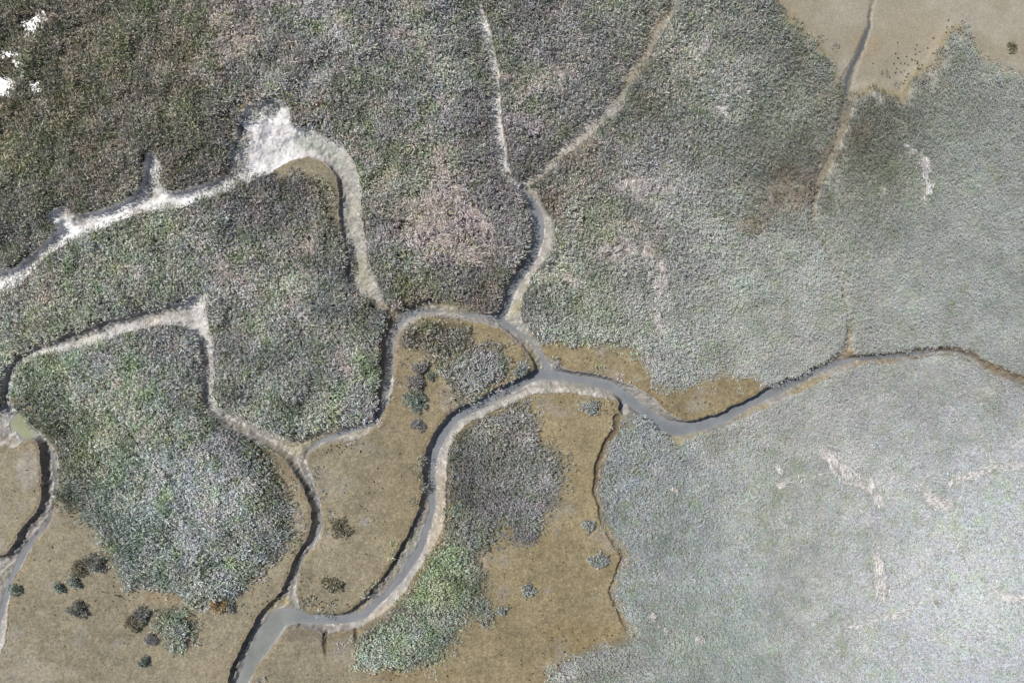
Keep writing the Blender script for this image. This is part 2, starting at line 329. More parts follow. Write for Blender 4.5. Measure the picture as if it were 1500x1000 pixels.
#G1
# small patches of another tint: x, y, radius, colour, strength
TINT = [(436, 168, 16, (98, 94, 78), .9), (1290, 245, 30, (108, 128, 70), .7), (240, 365, 38, (95, 108, 70), .6), (130, 620, 35, (105, 125, 70), .6), (180, 640, 30, (112, 125, 75), .5),
        (640, 855, 38, (134, 150, 92), .5), (655, 872, 20, (138, 162, 66), .6), (600, 900, 30, (126, 138, 110), .4), (1150, 285, 42, (146, 116, 74), 1), (1100, 320, 34, (138, 114, 80), .8), (1255, 200, 26, (140, 120, 84), .8), (1205, 150, 22, (134, 122, 84), .7), (1110, 180, 44, (120, 130, 98), .5),
        (805, 305, 28, (140, 115, 70), .7), (850, 225, 28, (138, 118, 75), .6), (940, 165, 28, (100, 98, 65), .6), (1440, 575, 16, (150, 138, 95), .6),
        (1385, 170, 38, (115, 135, 100), .5), (1010, 960, 35, (140, 165, 135), .6), (880, 440, 60, (140, 152, 115), .5), (60, 560, 35, (95, 120, 70), .5), (40, 590, 20, (90, 118, 70), .6),
        (270, 60, 50, (95, 92, 55), .5), (280, 110, 30, (90, 92, 50), .5), (60, 130, 45, (85, 92, 50), .5), (130, 210, 60, (90, 86, 60), .4), (30, 40, 40, (88, 90, 55), .5),
        (600, 430, 28, (130, 110, 85), .6), (700, 440, 25, (120, 100, 80), .6), (590, 445, 20, (130, 108, 80), .6), (450, 270, 25, (125, 108, 85), .5), (1360, 120, 30, (150, 128, 85), .5),
        (1218, 235, 24, (142, 118, 76), .9), (1170, 100, 22, (115, 115, 75), .5), (1050, 650, 35, (160, 150, 125), .5), (330, 880, 16, (150, 130, 80), .6),
        (460, 160, 25, (125, 112, 88), .5), (500, 180, 25, (120, 108, 85), .4), (90, 690, 18, (100, 118, 80), .5), (110, 730, 20, (95, 112, 80), .5), (470, 520, 40, (95, 112, 80), .4), (340, 480, 40, (100, 112, 85), .3)]
# flattened dry straw: strokes (x, y, half width) with how completely it covers
STRAW = [
    ("beige flattened dry straw winding between grey shrubs at the top of the marsh", [(568, 15, 5), (575, 45, 7), (603, 58, 7), (628, 80, 6), (636, 105, 6), (628, 130, 5), (618, 142, 4)], .55),
    ("broad pinkish swirl of wind-combed dry straw inside the bend of the north creek", [(590, 325, 20), (625, 300, 26), (655, 340, 36), (690, 350, 26), (708, 370, 16)], .5),
    ("narrow pale straw trail leading down into the broad pinkish swirl", [(640, 235, 5), (655, 262, 6), (676, 282, 7), (697, 312, 6), (712, 345, 5)], .65),
    ("faint pinkish dry straw fan near the top left shrubs", [(322, 80, 14), (345, 62, 18), (372, 60, 12)], .5),
    ("thin crooked dry straw line inside the triangular shrub patch", [(735, 116, 4), (755, 120, 5), (785, 112, 4), (812, 102, 4), (825, 112, 4), (818, 138, 5)], .5),
    ("short forked dry straw streak near the top right shrubs", [(1038, 42, 5), (1030, 70, 6), (1028, 92, 5), (1000, 62, 3)], .5),
    ("small bow of dry straw in the upper right shrubs", [(1044, 162, 3), (1056, 163, 4), (1064, 174, 4)], .6),
    ("pinkish dry straw in the crumpled shrubs right of the forked gully", [(905, 262, 9), (925, 272, 12), (955, 282, 18), (978, 275, 12)], .5),
    ("long hooked dry straw band in the pale shrubs right of the north creek", [(872, 375, 12), (905, 362, 15), (938, 362, 15), (960, 378, 9), (970, 400, 8), (966, 425, 7)], .6),
    ("short straight dry straw streak below the long hooked band", [(958, 458, 5), (965, 470, 5), (975, 484, 6)], .65),
    ("small oval mat of dry straw left of the long hooked band", [(822, 409, 6), (838, 411, 7), (850, 412, 5)], .5),
    ("slender upright whitish straw streak beside the green patch at far right", [(1318, 212, 3), (1343, 230, 4), (1356, 248, 5), (1358, 268, 4), (1353, 292, 3)], .75),
    ("small dry straw knot near the inner bend of the white creek", [(452, 345, 9), (460, 368, 8)], .45),
    ("upright reddish straw streak at the left edge above the shaded creek", [(72, 405, 5), (78, 425, 6), (78, 450, 7), (68, 470, 5)], .5),
    ("curved pinkish straw arc on the large round green shrub mound", [(155, 568, 6), (173, 557, 6), (192, 563, 7), (192, 580, 4)], .6),
    ("little straw spot beneath the curved arc on the round green mound", [(130, 590, 5), (140, 592, 5)], .5),
    ("whitish straw tangle beside the shaded east side of the middle shrubs", [(500, 512, 7), (510, 530, 9), (512, 548, 8)], .4),
    ("faint straw strip running down the middle shrub patch", [(395, 370, 6), (418, 395, 7), (446, 400, 7), (450, 425, 5), (425, 440, 5), (425, 475, 5)], .3),
    ("faint dry straw fan above the junction of the middle shrubs", [(320, 415, 8), (340, 390, 8), (352, 408, 7)], .35),
    ("broad whitish pink straw slash crossing the pale lower right shrubs", [(1198, 660, 6), (1222, 674, 9), (1240, 698, 9), (1262, 702, 8), (1280, 722, 6), (1292, 738, 4)], .8),
    ("whitish straw blotch right of the broad straw slash", [(1350, 712, 4), (1360, 730, 8), (1375, 740, 8), (1390, 735, 7)], .7),
    ("long thin brownish straw trail reaching the right edge", [(1388, 710, 3), (1412, 698, 4), (1440, 688, 4), (1470, 680, 5), (1500, 682, 5), (1540, 684, 4)], .55),
    ("upright line of whitish straw spots in the lower right shrubs", [(1280, 793, 4), (1283, 820, 4), (1286, 855, 7), (1292, 866, 8), (1288, 880, 4)], .6),
    ("faint whitish straw branch left of the broad straw slash", [(1134, 712, 4), (1155, 703, 4), (1180, 697, 4), (1200, 692, 3)], .45),
    ("faint pinkish straw streak near the bottom right glow", [(1240, 915, 3), (1275, 905, 4), (1320, 896, 4), (1350, 878, 3)], .4),
    ("thin pinkish straw streak at the lower right edge", [(1440, 868, 3), (1470, 872, 4), (1500, 873, 4), (1530, 874, 4)], .5),
    ("small round pale straw nest in the lower pale shrubs", [(1020, 930, 4), (1024, 934, 4)], .8),
    ("scattered pinkish straw spots at the bottom near the rusty gully", [(955, 896, 4), (972, 918, 6), (994, 926, 5)], .5),
    ("tiny pale straw dash just below the wide creek bend", [(978, 712, 3), (990, 717, 3)], .6),
    ("short pale straw dash among the green tinted lower shrubs", [(1133, 682, 2.5), (1139, 690, 3)], .7),
]


def rough_mask(name):
    return None


CTINT = [(1350, 522, 130, 22, (132, 116, 86), .9), (1480, 560, 60, 20, (128, 112, 84), .8), (1180, 562, 60, 16, (138, 124, 88), .8), (1010, 645, 80, 14, (142, 132, 98), .8), (1100, 604, 50, 14, (140, 130, 98), .8),
         (960, 600, 80, 14, (146, 142, 130), .6), (700, 448, 70, 12, (146, 138, 108), .7), (440, 655, 50, 18, (146, 138, 112), .7), (790, 510, 20, 30, (146, 138, 108), .7), (795, 330, 20, 40, (140, 136, 128), .6),
         (570, 500, 12, 60, (120, 106, 90), .6), (480, 630, 60, 12, (144, 134, 110), .7), (560, 455, 20, 12, (146, 134, 112), .6), (405, 890, 20, 12, (148, 136, 92), .6), (750, 480, 30, 10, (170, 165, 156), .5), (330, 610, 40, 20, (142, 138, 130), .6), (310, 530, 16, 60, (150, 146, 140), .5), (360, 640, 50, 16, (140, 136, 126), .5),
         (90, 305, 20, 14, (150, 130, 105), .6), (640, 760, 20, 60, (158, 144, 122), .6), (570, 900, 50, 14, (160, 146, 124), .6)]
GTINT = [(330, 980, 50, 20, (140, 128, 104), .4), (490, 290, 20, 60, (120, 112, 92), .7), (600, 650, 60, 12, (126, 112, 86), .3), (590, 560, 14, 70, (128, 112, 84), .4),
         (240, 872, 30, 10, (130, 112, 84), .5), (860, 195, 50, 40, (112, 104, 78), .5), (405, 700, 25, 40, (120, 106, 84), .5), (610, 985, 70, 14, (128, 112, 80), .5), (850, 930, 60, 25, (124, 106, 72), .4),
         (1215, 30, 30, 20, (140, 134, 120), .5), (455, 930, 45, 10, (104, 94, 84), .5), (545, 915, 20, 12, (104, 94, 84), .5), (900, 575, 40, 12, (118, 104, 84), .5), (940, 630, 20, 25, (120, 104, 84), .6),
         (40, 690, 16, 30, (148, 142, 132), .5), (60, 985, 60, 14, (146, 136, 116), .5), (1085, 630, 50, 25, (132, 118, 84), .6), (535, 765, 8, 8, (138, 136, 130), .5), (700, 820, 20, 20, (140, 128, 112), .5), (10, 40, 30, 30, (80, 72, 56), .6)]
PUDDLES = [(48, 36, 11, 8), (38, 52, 8, 6), (60, 24, 9, 5), (12, 84, 12, 5), (24, 97, 9, 5), (3, 122, 14, 12), (6, 136, 9, 9), (52, 128, 6, 8), (60, 134, 6, 4), (126, 96, 3, 4),
           (30, 115, 3, 6), (86, 26, 3, 2), (8, 24, 3, 4), (112, 60, 2, 2), (96, 124, 2, 2)]


def puddle(x, y):
    px = (x + .42 * fbm(x, y, .6, 220, 4, .75)) * S + 750; py = 500 - (y + .42 * fbm(x, y, .6, 225, 4, .75)) * S
    m = np.zeros(len(x))
    for a, b, ra, rb in PUDDLES:
        m = np.maximum(m, sm((1.3 - np.hypot((px - a) / ra, (py - b) / rb) + .5 * fbm(x, y, .3, 228, 3, .7)) / .25))
    return m


def ground_colour(x, y, d, wd, face, z):
    n1 = fbm(x, y, 1.2, 80, 5, .6); n2 = fbm(x, y, .18, 90, 3, .7); n3 = fbm(x, y, 5, 95, 3)
    right = sm((x + 12) / 12)[:, None]
    flat = lin((128, 119, 98)) * (1 - right) + lin((130, 118, 90)) * right
    flat = flat * (1 + .12 * n1 + .20 * n2 + .10 * n3 + .10 * fbm(x, y, .6, 84, 4, .6))[:, None]
    rust = sm((fbm(x, y, 2.2, 100, 4) - .25) / .5)[:, None] * (.12 + .2 * right)
    flat = flat * (1 - rust) + flat * np.array([1.0, .91, .78]) * rust
    grey = sm((fbm(x, y, 1.6, 105, 4) - .35) / .4)[:, None] * .35
    flat = flat * (1 - grey) + lin((142, 136, 128)) * grey
    # banks follow the sun: paler lit sides, shade painted dark opposite
    # channel mud
    mud = lin((143, 139, 131)) * np.ones((len(x), 1)) * (1 + .18 * n1 + .28 * n2)[:, None]
    algae = sm((fbm(x, y, 1.0, 110, 4) - .1) / .5)[:, None] * .55
    mud = mud * (1 - algae) + lin((146, 140, 114)) * algae
    wet = sm((.35 - wd) / .3)[:, None]
    mud = mud * (1 - wet * .65) + lin((120, 119, 116)) * wet * .65
    lit_crust = (sm((.42 - d) / .22) * sm((d - .02) / .08) * sm((.25 - face) / .6))[:, None]  # pale salt rim, with sunlight painted in: only on sun-facing bank sides
    wpx = x * S + 750; lit_crust = lit_crust * (1 - .85 * sm((wpx - 860) / 120))[:, None]
    lit_crust = lit_crust * np.clip(.35 + .9 * (fbm(x, y, .6, 129, 4, .7)[:, None] + .3), 0, 1) * np.clip(.75 + .5 * n2 + .3 * n1, 0, 1)[:, None]
    mud = mud * (1 - lit_crust) + lin((176, 170, 162)) * (1 + .35 * n2)[:, None] * lit_crust
    dark = (sm((.34 + .1 * n1 - d) / .15) * sm((d + .03) / .05) * sm((face - .1) / .5))[:, None] * .75  # shade painted into the mud at the foot of banks turned from the sun
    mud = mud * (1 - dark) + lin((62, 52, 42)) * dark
    gr = np.random.default_rng(5).normal(0, 1, len(x))
    flat = flat * np.clip(1 + .12 * gr * (1 - .4 * rust[:, 0]), .45, 1.7)[:, None]
    spk = (np.abs(gr) > 2.6); flat[spk] = flat[spk] * .6
    mud = mud * np.clip(1 + .10 * gr * (1 - .7 * wet[:, 0]), .5, 1.6)[:, None]
    pinkish = sm((fbm(x, y, .8, 127, 4, .6) - .05) / .4)[:, None] * .3
    mud = mud * (1 - pinkish) + lin((162, 148, 138)) * pinkish
    for tx, ty, ra, rb, tc, st in CTINT:
        m = (st * sm((1.3 - np.hypot((x * S + 750 - tx) / ra, (500 - y * S - ty) / rb) + .3 * n1) / .5))[:, None] * (1 - .6 * wet)
        mud = mud * (1 - m) + lin(tc) * (1 + .25 * n2 + .12 * gr)[:, None] * m
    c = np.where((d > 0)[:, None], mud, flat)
    # rusty rim on the land side
    rim = (sm((d + .5) / .4) * (d <= 0))[:, None] * .25
    c = c * (1 - rim) + flat * np.array([.95, .84, .66]) * rim
    px = x * S + 750; py = 500 - y * S
    for tx, ty, ra, rb, tc, st in GTINT:
        m = (st * sm((1.2 - np.hypot((px - tx) / ra, (py - ty) / rb) + .2 * n1) / .45) * (d <= 0))[:, None]
        c = c * (1 - m) + lin(tc) * (1 + .2 * n2)[:, None] * m
    # the wet upper pool
    wx, wy = warp(x, y)
    pool = samp(F_pool, wx, wy)
    pm = sm((-pool + .1) / .5)[:, None]
    n4 = fbm(x, y, 2.6, 120, 4, .5)
    pc = lin((140, 131, 111)) * (1 + .08 * n3 + .05 * n2)[:, None]
    po = sm((n4 - .1) / .6)[:, None] * .6
    pc = pc * (1 - po) + lin((140, 124, 95)) * po
    gp = sm((-n4 - .1) / .6)[:, None] * .6
    pc = pc * (1 - gp) + lin((152, 145, 130)) * gp
    c = c * (1 - pm) + pc * pm
    for k, (F, dep) in enumerate(F_gully):
        g = samp(F, wx, wy)
        m = sm((-g + .05) / .12)[:, None]
        col = {0: (158, 153, 145), 1: (180, 177, 172), 2: (118, 106, 86), 3: (127, 119, 102), 4: (135, 125, 105), 5: (90, 78, 62), 6: (90, 78, 62),
               7: (165, 145, 110), 8: (190, 180, 165)}[k]
        cc = lin(col) * (1 + .35 * n2 + .2 * n1)[:, None]
        c = c * (1 - m) + cc * m
        if k == 0:
            b = m * sm((y - 13.5) / 1.5)[:, None] * .7
            c = c * (1 - b) + lin((132, 124, 102)) * b
        if k == 2:
            b = sm((-g - .02) / .06)[:, None] * sm((-4.5 - y) / 1.0)[:, None]
            c = c * (1 - b) + lin((112, 97, 76)) * b
            b = sm((-g + .02) / .06)[:, None] * sm((y + 11) / 1.0)[:, None] * .5
            c = c * (1 - b) + lin((70, 60, 48)) * b
        if k == 3:
            b = sm((-g - .10) / .12)[:, None] * sm((y - 12.5) / 2.5)[:, None] * .75
            c = c * (1 - b) + lin((92, 92, 88)) * b
            b = m * sm((11 - y) / 3)[:, None] * .4
            c = c * (1 - b) + lin((124, 108, 84)) * b
            ln = line_sd(np.stack([wx, wy], 1), [(1278, 12, .6), (1270, 53, 3), (1257, 85, 3.4), (1243, 115, 2.6), (1236, 150, 1.2), (1222, 210, 1.0), (1200, 255, 1.6), (1192, 280, 1.8), (1187, 305, 2), (1186, 330, 1)])
            b = sm((.03 - ln) / .07)[:, None] * .8
            c = c * (1 - b) + lin((72, 74, 76)) * b
    # pale salt plus the sun's glint painted white in the north-west creek
    px = x * S + 750; py = 500 - y * S
    salt = sm((560 - px) / 120) * sm((470 - py) / 40) * (d > 0)
    sn = .5 + .5 * n1 + .25 * n2
    salt = np.maximum(salt, .38 * sm((350 - px) / 60) * sm((640 - py) / 60) * (d > 0))  # left creek whitened more weakly, glint put into its colour
    mott = fbm(x, y, .7, 125, 4, .7)
    s1 = (salt * (.35 + .65 * sm((470 - px) / 60)) * np.clip(sn + .25 + .6 * mott, 0.1, 1))[:, None]
    c = c * (1 - s1 * .8) + lin((226, 224, 223)) * s1 * .8
    bay = (np.exp(-(((px - 375) / 40) ** 2 + ((py - 195) / 38) ** 2)) * (d > 0) * sm((mott + .1) / .4))[:, None] * .8
    c = c * (1 - bay) + lin((105, 102, 108)) * bay
    mid_ = (salt * sm((px - 400) / 60) * sm((n1 + .35) / .4) * sm((d - .25) / .25))[:, None] * .75
    c = c * (1 - mid_) + lin((128, 134, 118)) * (1 + .3 * n2)[:, None] * mid_
    pz = puddle(x, y)[:, None]
    c = c * (1 - pz) + lin((120, 122, 120)) * pz
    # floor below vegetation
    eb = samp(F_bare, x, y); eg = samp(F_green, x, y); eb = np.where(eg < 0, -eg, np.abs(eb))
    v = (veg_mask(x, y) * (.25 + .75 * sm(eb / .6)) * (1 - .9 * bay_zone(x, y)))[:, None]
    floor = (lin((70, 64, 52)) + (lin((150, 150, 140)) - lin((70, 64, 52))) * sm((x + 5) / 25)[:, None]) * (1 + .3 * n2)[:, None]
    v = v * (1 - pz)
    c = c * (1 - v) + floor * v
    # the darkest green water line in the salt creek
    wetness = np.clip(.22 + .6 * sm((.5 - wd) / .4) * (d > 0) + .45 * salt + .42 * pm[:, 0] + pz[:, 0], 0, 1) * (1 - v[:, 0] * .8)
    return np.clip(c * .95, .004, .92), wetness


def bay_zone(x, y):
    px = x * S + 750; py = 500 - y * S
    return np.maximum(sm((1.2 - np.hypot((px - 348) / 16, (py - 228) / 42)) / .5), sm((1.2 - np.hypot((px - 376) / 32, (py - 160) / 14)) / .5))


def veg_mask(x, y, extra=0.0):
    wx, wy = warp(x, y, .16)
    d = samp(F_land, wx, wy)
    vx, vy = warp(x, y, .34)
    b = samp(F_bare, vx, vy); g = samp(F_green, vx, vy)
    E = bay_zone(x, y)
    m = (d < .03 + 1.3 * E) & ((b > 0) | (g < 0))
    for F, dep in F_gully:
        m &= samp(F, wx, wy) > .0
    return m.astype(float)


SPARSE = [(1206, 352, 10, 14, .5), (1222, 390, 9, 28, .5), (1236, 435, 9, 28, .5), (640, 490, 50, 22, .42), (1060, 640, 60, 24, .6), (900, 615, 25, 15, .4), (880, 700, 14, 60, .6), (1140, 290, 50, 28, .55), (805, 285, 28, 32, .5), (850, 225, 36, 18, .5), (895, 180, 24, 12, .5), (352, 225, 24, 50, .4), (378, 160, 40, 18, .4), (460, 200, 0.1, 0.1, 1),
          (1225, 230, 16, 90, .5), (1350, 115, 30, 30, .6), (1290, 145, 30, 15, .6), (910, 960, 50, 30, .7), (600, 440, 30, 22, .6), (700, 445, 30, 15, .7), (1440, 577, 16, 12, .35),
          (390, 690, 14, 50, .7), (250, 880, 60, 10, .6), (255, 925, 36, 36, .8), (345, 210, 20, 60, .6), (460, 165, 40, 25, .7), (920, 620, 20, 25, .5), (810, 660, 20, 60, .65), (200, 300, 8, 8, 1),
          (45, 38, 15, 20, .12), (62, 22, 12, 7, .25), (12, 85, 14, 10, .3), (22, 96, 16, 8, .4), (4, 126, 16, 16, .05), (54, 128, 10, 9, .3), (125, 96, 8, 8, .5), (28, 28, 6, 8, .5), (95, 305, 18, 10, .4)]


# ------------------------------------------------------------------ Blender helpers
scene = bpy.context.scene
col = scene.collection


def new_mesh(name, verts, faces_flat, nper, mat, colour=None, wet=None, smooth=False):
    me = bpy.data.meshes.new(name)
    nv = len(verts); nf = len(faces_flat) // nper
    me.vertices.add(nv); me.vertices.foreach_set('co', np.ascontiguousarray(verts, dtype=np.float32).ravel())
    me.loops.add(nf * nper); me.loops.foreach_set('vertex_index', np.ascontiguousarray(faces_flat, dtype=np.int32))
    me.polygons.add(nf)
    me.polygons.foreach_set('loop_start', np.arange(nf, dtype=np.int32) * nper)
    try:
        me.polygons.foreach_set('loop_total', np.full(nf, nper, dtype=np.int32))
    except Exception:
        pass
    if smooth:
        me.polygons.foreach_set('use_smooth', np.ones(nf, dtype=bool))
    if colour is not None:
        a = me.attributes.new('tint', 'FLOAT_COLOR', 'POINT')
        c4 = np.ones((nv, 4), np.float32); c4[:, :3] = colour
        a.data.foreach_set('color', c4.ravel())
    if wet is not None:
        a = me.attributes.new('wet', 'FLOAT', 'POINT'); a.data.foreach_set('value', np.ascontiguousarray(wet, dtype=np.float32))
    me.update(calc_edges=True)
    me.materials.append(mat)
    return me


def link(name, me, parent=None):
    o = bpy.data.objects.new(name, me); col.objects.link(o)
    if parent is not None:
        o.parent = parent
    return o


def tag(o, label=None, cat=None, group=None, kind=None):
    if label: o['label'] = label
    if cat: o['category'] = cat
    if group: o['group'] = group
    if kind: o['kind'] = kind
    return o


def nodes(name):
    m = bpy.data.materials.new(name); m.use_nodes = True
    nt = m.node_tree; b = nt.nodes['Principled BSDF']
    return m, nt, b


def N(nt, t, **kw):
    n = nt.nodes.new(t)
    for k, v in kw.items(): setattr(n, k, v)
    return n


def ground_material():
    m, nt, b = nodes('marsh_mud')
    at = N(nt, 'ShaderNodeAttribute', attribute_name='tint'); wt = N(nt, 'ShaderNodeAttribute', attribute_name='wet')
    geo = N(nt, 'ShaderNodeNewGeometry')
    n1 = N(nt, 'ShaderNodeTexNoise'); n1.inputs['Scale'].default_value = 8; n1.inputs['Detail'].default_value = 6; n1.inputs['Roughness'].default_value = .8
    n2 = N(nt, 'ShaderNodeTexNoise'); n2.inputs['Scale'].default_value = 1.3; n2.inputs['Detail'].default_value = 6
    n3 = N(nt, 'ShaderNodeTexVoronoi'); n3.inputs['Scale'].default_value = 14
    for n in (n1, n2, n3): nt.links.new(geo.outputs['Position'], n.inputs['Vector'])
    r1 = N(nt, 'ShaderNodeMapRange'); r1.inputs['From Min'].default_value = .3; r1.inputs['From Max'].default_value = .7
    r1.inputs['To Min'].default_value = .45; r1.inputs['To Max'].default_value = 1.55
    nt.links.new(n1.outputs['Fac'], r1.inputs['Value'])
    r2 = N(nt, 'ShaderNodeMapRange'); r2.inputs['From Min'].default_value = .3; r2.inputs['From Max'].default_value = .7
    r2.inputs['To Min'].default_value = .9; r2.inputs['To Max'].default_value = 1.1
    nt.links.new(n2.outputs['Fac'], r2.inputs['Value'])
    mu = N(nt, 'ShaderNodeMath', operation='MULTIPLY'); nt.links.new(r1.outputs[0], mu.inputs[0]); nt.links.new(r2.outputs[0], mu.inputs[1])
    # wet mud is smoother and less speckled
    mx = N(nt, 'ShaderNodeMix', data_type='FLOAT'); nt.links.new(wt.outputs['Fac'], mx.inputs['Factor'])
    nt.links.new(mu.outputs[0], mx.inputs['A']); mx.inputs['B'].default_value = 1.0; mw = N(nt, 'ShaderNodeMath', operation='MULTIPLY'); mw.inputs[1].default_value = .75; nt.links.new(wt.outputs['Fac'], mw.inputs[0]); nt.links.new(mw.outputs[0], mx.inputs['Factor'])
    sc = N(nt, 'ShaderNodeVectorMath', operation='SCALE'); nt.links.new(at.outputs['Color'], sc.inputs[0]); nt.links.new(mx.outputs['Result'], sc.inputs['Scale'])
    nt.links.new(sc.outputs['Vector'], b.inputs['Base Color'])
    rr = N(nt, 'ShaderNodeMapRange'); rr.inputs['To Min'].default_value = .95; rr.inputs['To Max'].default_value = .38
    nt.links.new(wt.outputs['Fac'], rr.inputs['Value']); nt.links.new(rr.outputs[0], b.inputs['Roughness'])
    sp = N(nt, 'ShaderNodeMapRange'); sp.inputs['To Min'].default_value = .12; sp.inputs['To Max'].default_value = .85
    nt.links.new(wt.outputs['Fac'], sp.inputs['Value']); nt.links.new(sp.outputs[0], b.inputs['Specular IOR Level'])
    bp = N(nt, 'ShaderNodeBump'); bst = N(nt, 'ShaderNodeMapRange'); bst.inputs['To Min'].default_value = .9; bst.inputs['To Max'].default_value = .12; nt.links.new(wt.outputs['Fac'], bst.inputs['Value']); nt.links.new(bst.outputs[0], bp.inputs['Strength']); bp.inputs['Distance'].default_value = .03
    nt.links.new(n1.outputs['Fac'], bp.inputs['Height']); nt.links.new(bp.outputs['Normal'], b.inputs['Normal'])
    return m


def leaf_material(name, rough=.6, trans=.15, spec=.3):
    m, nt, b = nodes(name)
    at = N(nt, 'ShaderNodeAttribute', attribute_name='tint')
    geo = N(nt, 'ShaderNodeNewGeometry')
    n1 = N(nt, 'ShaderNodeTexNoise'); n1.inputs['Scale'].default_value = 6; n1.inputs['Detail'].default_value = 5
    nt.links.new(geo.outputs['Position'], n1.inputs['Vector'])
    r1 = N(nt, 'ShaderNodeMapRange'); r1.inputs['From Min'].default_value = .3; r1.inputs['From Max'].default_value = .7
    r1.inputs['To Min'].default_value = .85; r1.inputs['To Max'].default_value = 1.15
    nt.links.new(n1.outputs['Fac'], r1.inputs['Value'])
    sc = N(nt, 'ShaderNodeVectorMath', operation='SCALE'); nt.links.new(at.outputs['Color'], sc.inputs[0]); nt.links.new(r1.outputs[0], sc.inputs['Scale'])
    nt.links.new(sc.outputs['Vector'], b.inputs['Base Color'])
    b.inputs['Roughness'].default_value = rough; b.inputs['Specular IOR Level'].default_value = spec
    tr = N(nt, 'ShaderNodeBsdfTranslucent'); nt.links.new(sc.outputs['Vector'], tr.inputs['Color'])
    ms = N(nt, 'ShaderNodeMixShader'); ms.inputs['Fac'].default_value = trans
    nt.links.new(b.outputs[0], ms.inputs[1]); nt.links.new(tr.outputs[0], ms.inputs[2])
    nt.links.new(ms.outputs[0], nt.nodes['Material Output'].inputs['Surface'])
    return m


def water_material():
    m, nt, b = nodes('turbid_water')
    geo = N(nt, 'ShaderNodeNewGeometry')
    n1 = N(nt, 'ShaderNodeTexNoise'); n1.inputs['Scale'].default_value = .8; n1.inputs['Detail'].default_value = 7; n1.inputs['Roughness'].default_value = .65
    n2 = N(nt, 'ShaderNodeTexNoise'); n2.inputs['Scale'].default_value = 5; n2.inputs['Detail'].default_value = 4
    at = N(nt, 'ShaderNodeAttribute', attribute_name='tint')
    for n in (n1, n2): nt.links.new(geo.outputs['Position'], n.inputs['Vector'])
    r1 = N(nt, 'ShaderNodeMapRange'); r1.inputs['From Min'].default_value = .3; r1.inputs['From Max'].default_value = .7
    r1.inputs['To Min'].default_value = .80; r1.inputs['To Max'].default_value = 1.16
    nt.links.new(n1.outputs['Fac'], r1.inputs['Value'])
    sc = N(nt, 'ShaderNodeVectorMath', operation='SCALE'); nt.links.new(at.outputs['Color'], sc.inputs[0]); nt.links.new(r1.outputs[0], sc.inputs['Scale'])
    nt.links.new(sc.outputs['Vector'], b.inputs['Base Color'])
    b.inputs['Roughness'].default_value = .2; b.inputs['IOR'].default_value = 1.33
    bp = N(nt, 'ShaderNodeBump'); bp.inputs['Strength'].default_value = .12; bp.inputs['Distance'].default_value = .01
    nt.links.new(n2.outputs['Fac'], bp.inputs['Height']); nt.links.new(bp.outputs['Normal'], b.inputs['Normal'])
    return m


M_ground = ground_material()
M_leaf = leaf_material('salt_shrub_leaves', .62, .18, .2)
M_straw = leaf_material('dry_straw', .7, .1, .2)
M_water = water_material()
M_wood, _nt, _b = nodes('shrub_wood')
_n = N(_nt, 'ShaderNodeTexNoise'); _n.inputs['Scale'].default_value = 12
_r = N(_nt, 'ShaderNodeValToRGB'); _r.color_ramp.elements[0].color = (.06, .045, .03, 1); _r.color_ramp.elements[1].color = (.16, .13, .10, 1)
_nt.links.new(_n.outputs['Fac'], _r.inputs['Fac']); _nt.links.new(_r.outputs[0], _b.inputs['Base Color']); _b.inputs['Roughness'].default_value = .9

# ------------------------------------------------------------------ the ground sheet
FG = 0.05
fx = np.arange(X0, X1 + FG / 2, FG); fy = np.arange(Y0, Y1 + FG / 2, FG)
nx, ny = len(fx), len(fy)
GX, GY = np.meshgrid(fx, fy, indexing='ij'); gxf = GX.ravel(); gyf = GY.ravel()
Z, D, WD, FACE = terrain(gxf, gyf)
COLR, WET = ground_colour(gxf, gyf, D, WD, FACE, Z)
idx = np.arange(nx * ny).reshape(nx, ny)
quads = np.stack([idx[:-1, :-1], idx[1:, :-1], idx[1:, 1:], idx[:-1, 1:]], -1).reshape(-1, 4)
Fg = idx[:-1, :-1].ravel()
_wx, _wy = warp(gxf[Fg], gyf[Fg])
fchan = D[Fg] > 0
fpool = (samp(F_pool, _wx, _wy) < 0) & ~fchan


def sub(mask, name):
    q = quads[mask]; used, inv = np.unique(q.ravel(), return_inverse=True)
    v = np.stack([gxf[used], gyf[used], Z[used]], 1)
    return v, inv.astype(np.int32), COLR[used], WET[used]


v, f, c, w = sub(fchan, 'creek_bed')
tag(link('creek_bed', new_mesh('creek_bed', v, f, 4, M_ground, c, w, True)), 'pale muddy banks and beds of the branching tidal creeks', 'creek bed', kind='structure')
v, f, c, w = sub(fpool, 'mud_flat')
tag(link('mud_flat', new_mesh('mud_flat', v, f, 4, M_ground, c, w, True)), 'smooth wet tan mud flat at the upper right corner', 'mud flat', kind='structure')
v, f, c, w = sub(~fchan & ~fpool, 'ground')
# the sheet goes on to the horizon around the detailed part
R = 900.0
bi = np.concatenate([np.stack([fx, np.full(nx, Y0)], 1), np.stack([np.full(ny, X1), fy], 1)[1:], np.stack([fx[::-1], np.full(nx, Y1)], 1)[1:],
                     np.stack([np.full(ny, X0), fy[::-1]], 1)[1:-1]])
zb = terrain(bi[:, 0], bi[:, 1])[0]
cb = np.array(lin((140, 132, 112))) * np.ones((len(bi), 1))
ring = []
for s in (1.0, 1.15, 2, 6, 26):
    r_ = bi * s
    ring.append(np.stack([r_[:, 0], r_[:, 1], zb if s == 1.0 else zb * 0 - .08], 1))
base = len(v); nb = len(bi)
v2 = np.concatenate(ring); q2 = []
for k in range(len(ring) - 1):
    a = np.arange(nb); b2 = (a + 1) % nb
    q2.append(np.stack([base + k * nb + a, base + (k + 1) * nb + a, base + (k + 1) * nb + b2, base + k * nb + b2], 1))
q2 = np.concatenate(q2).ravel()
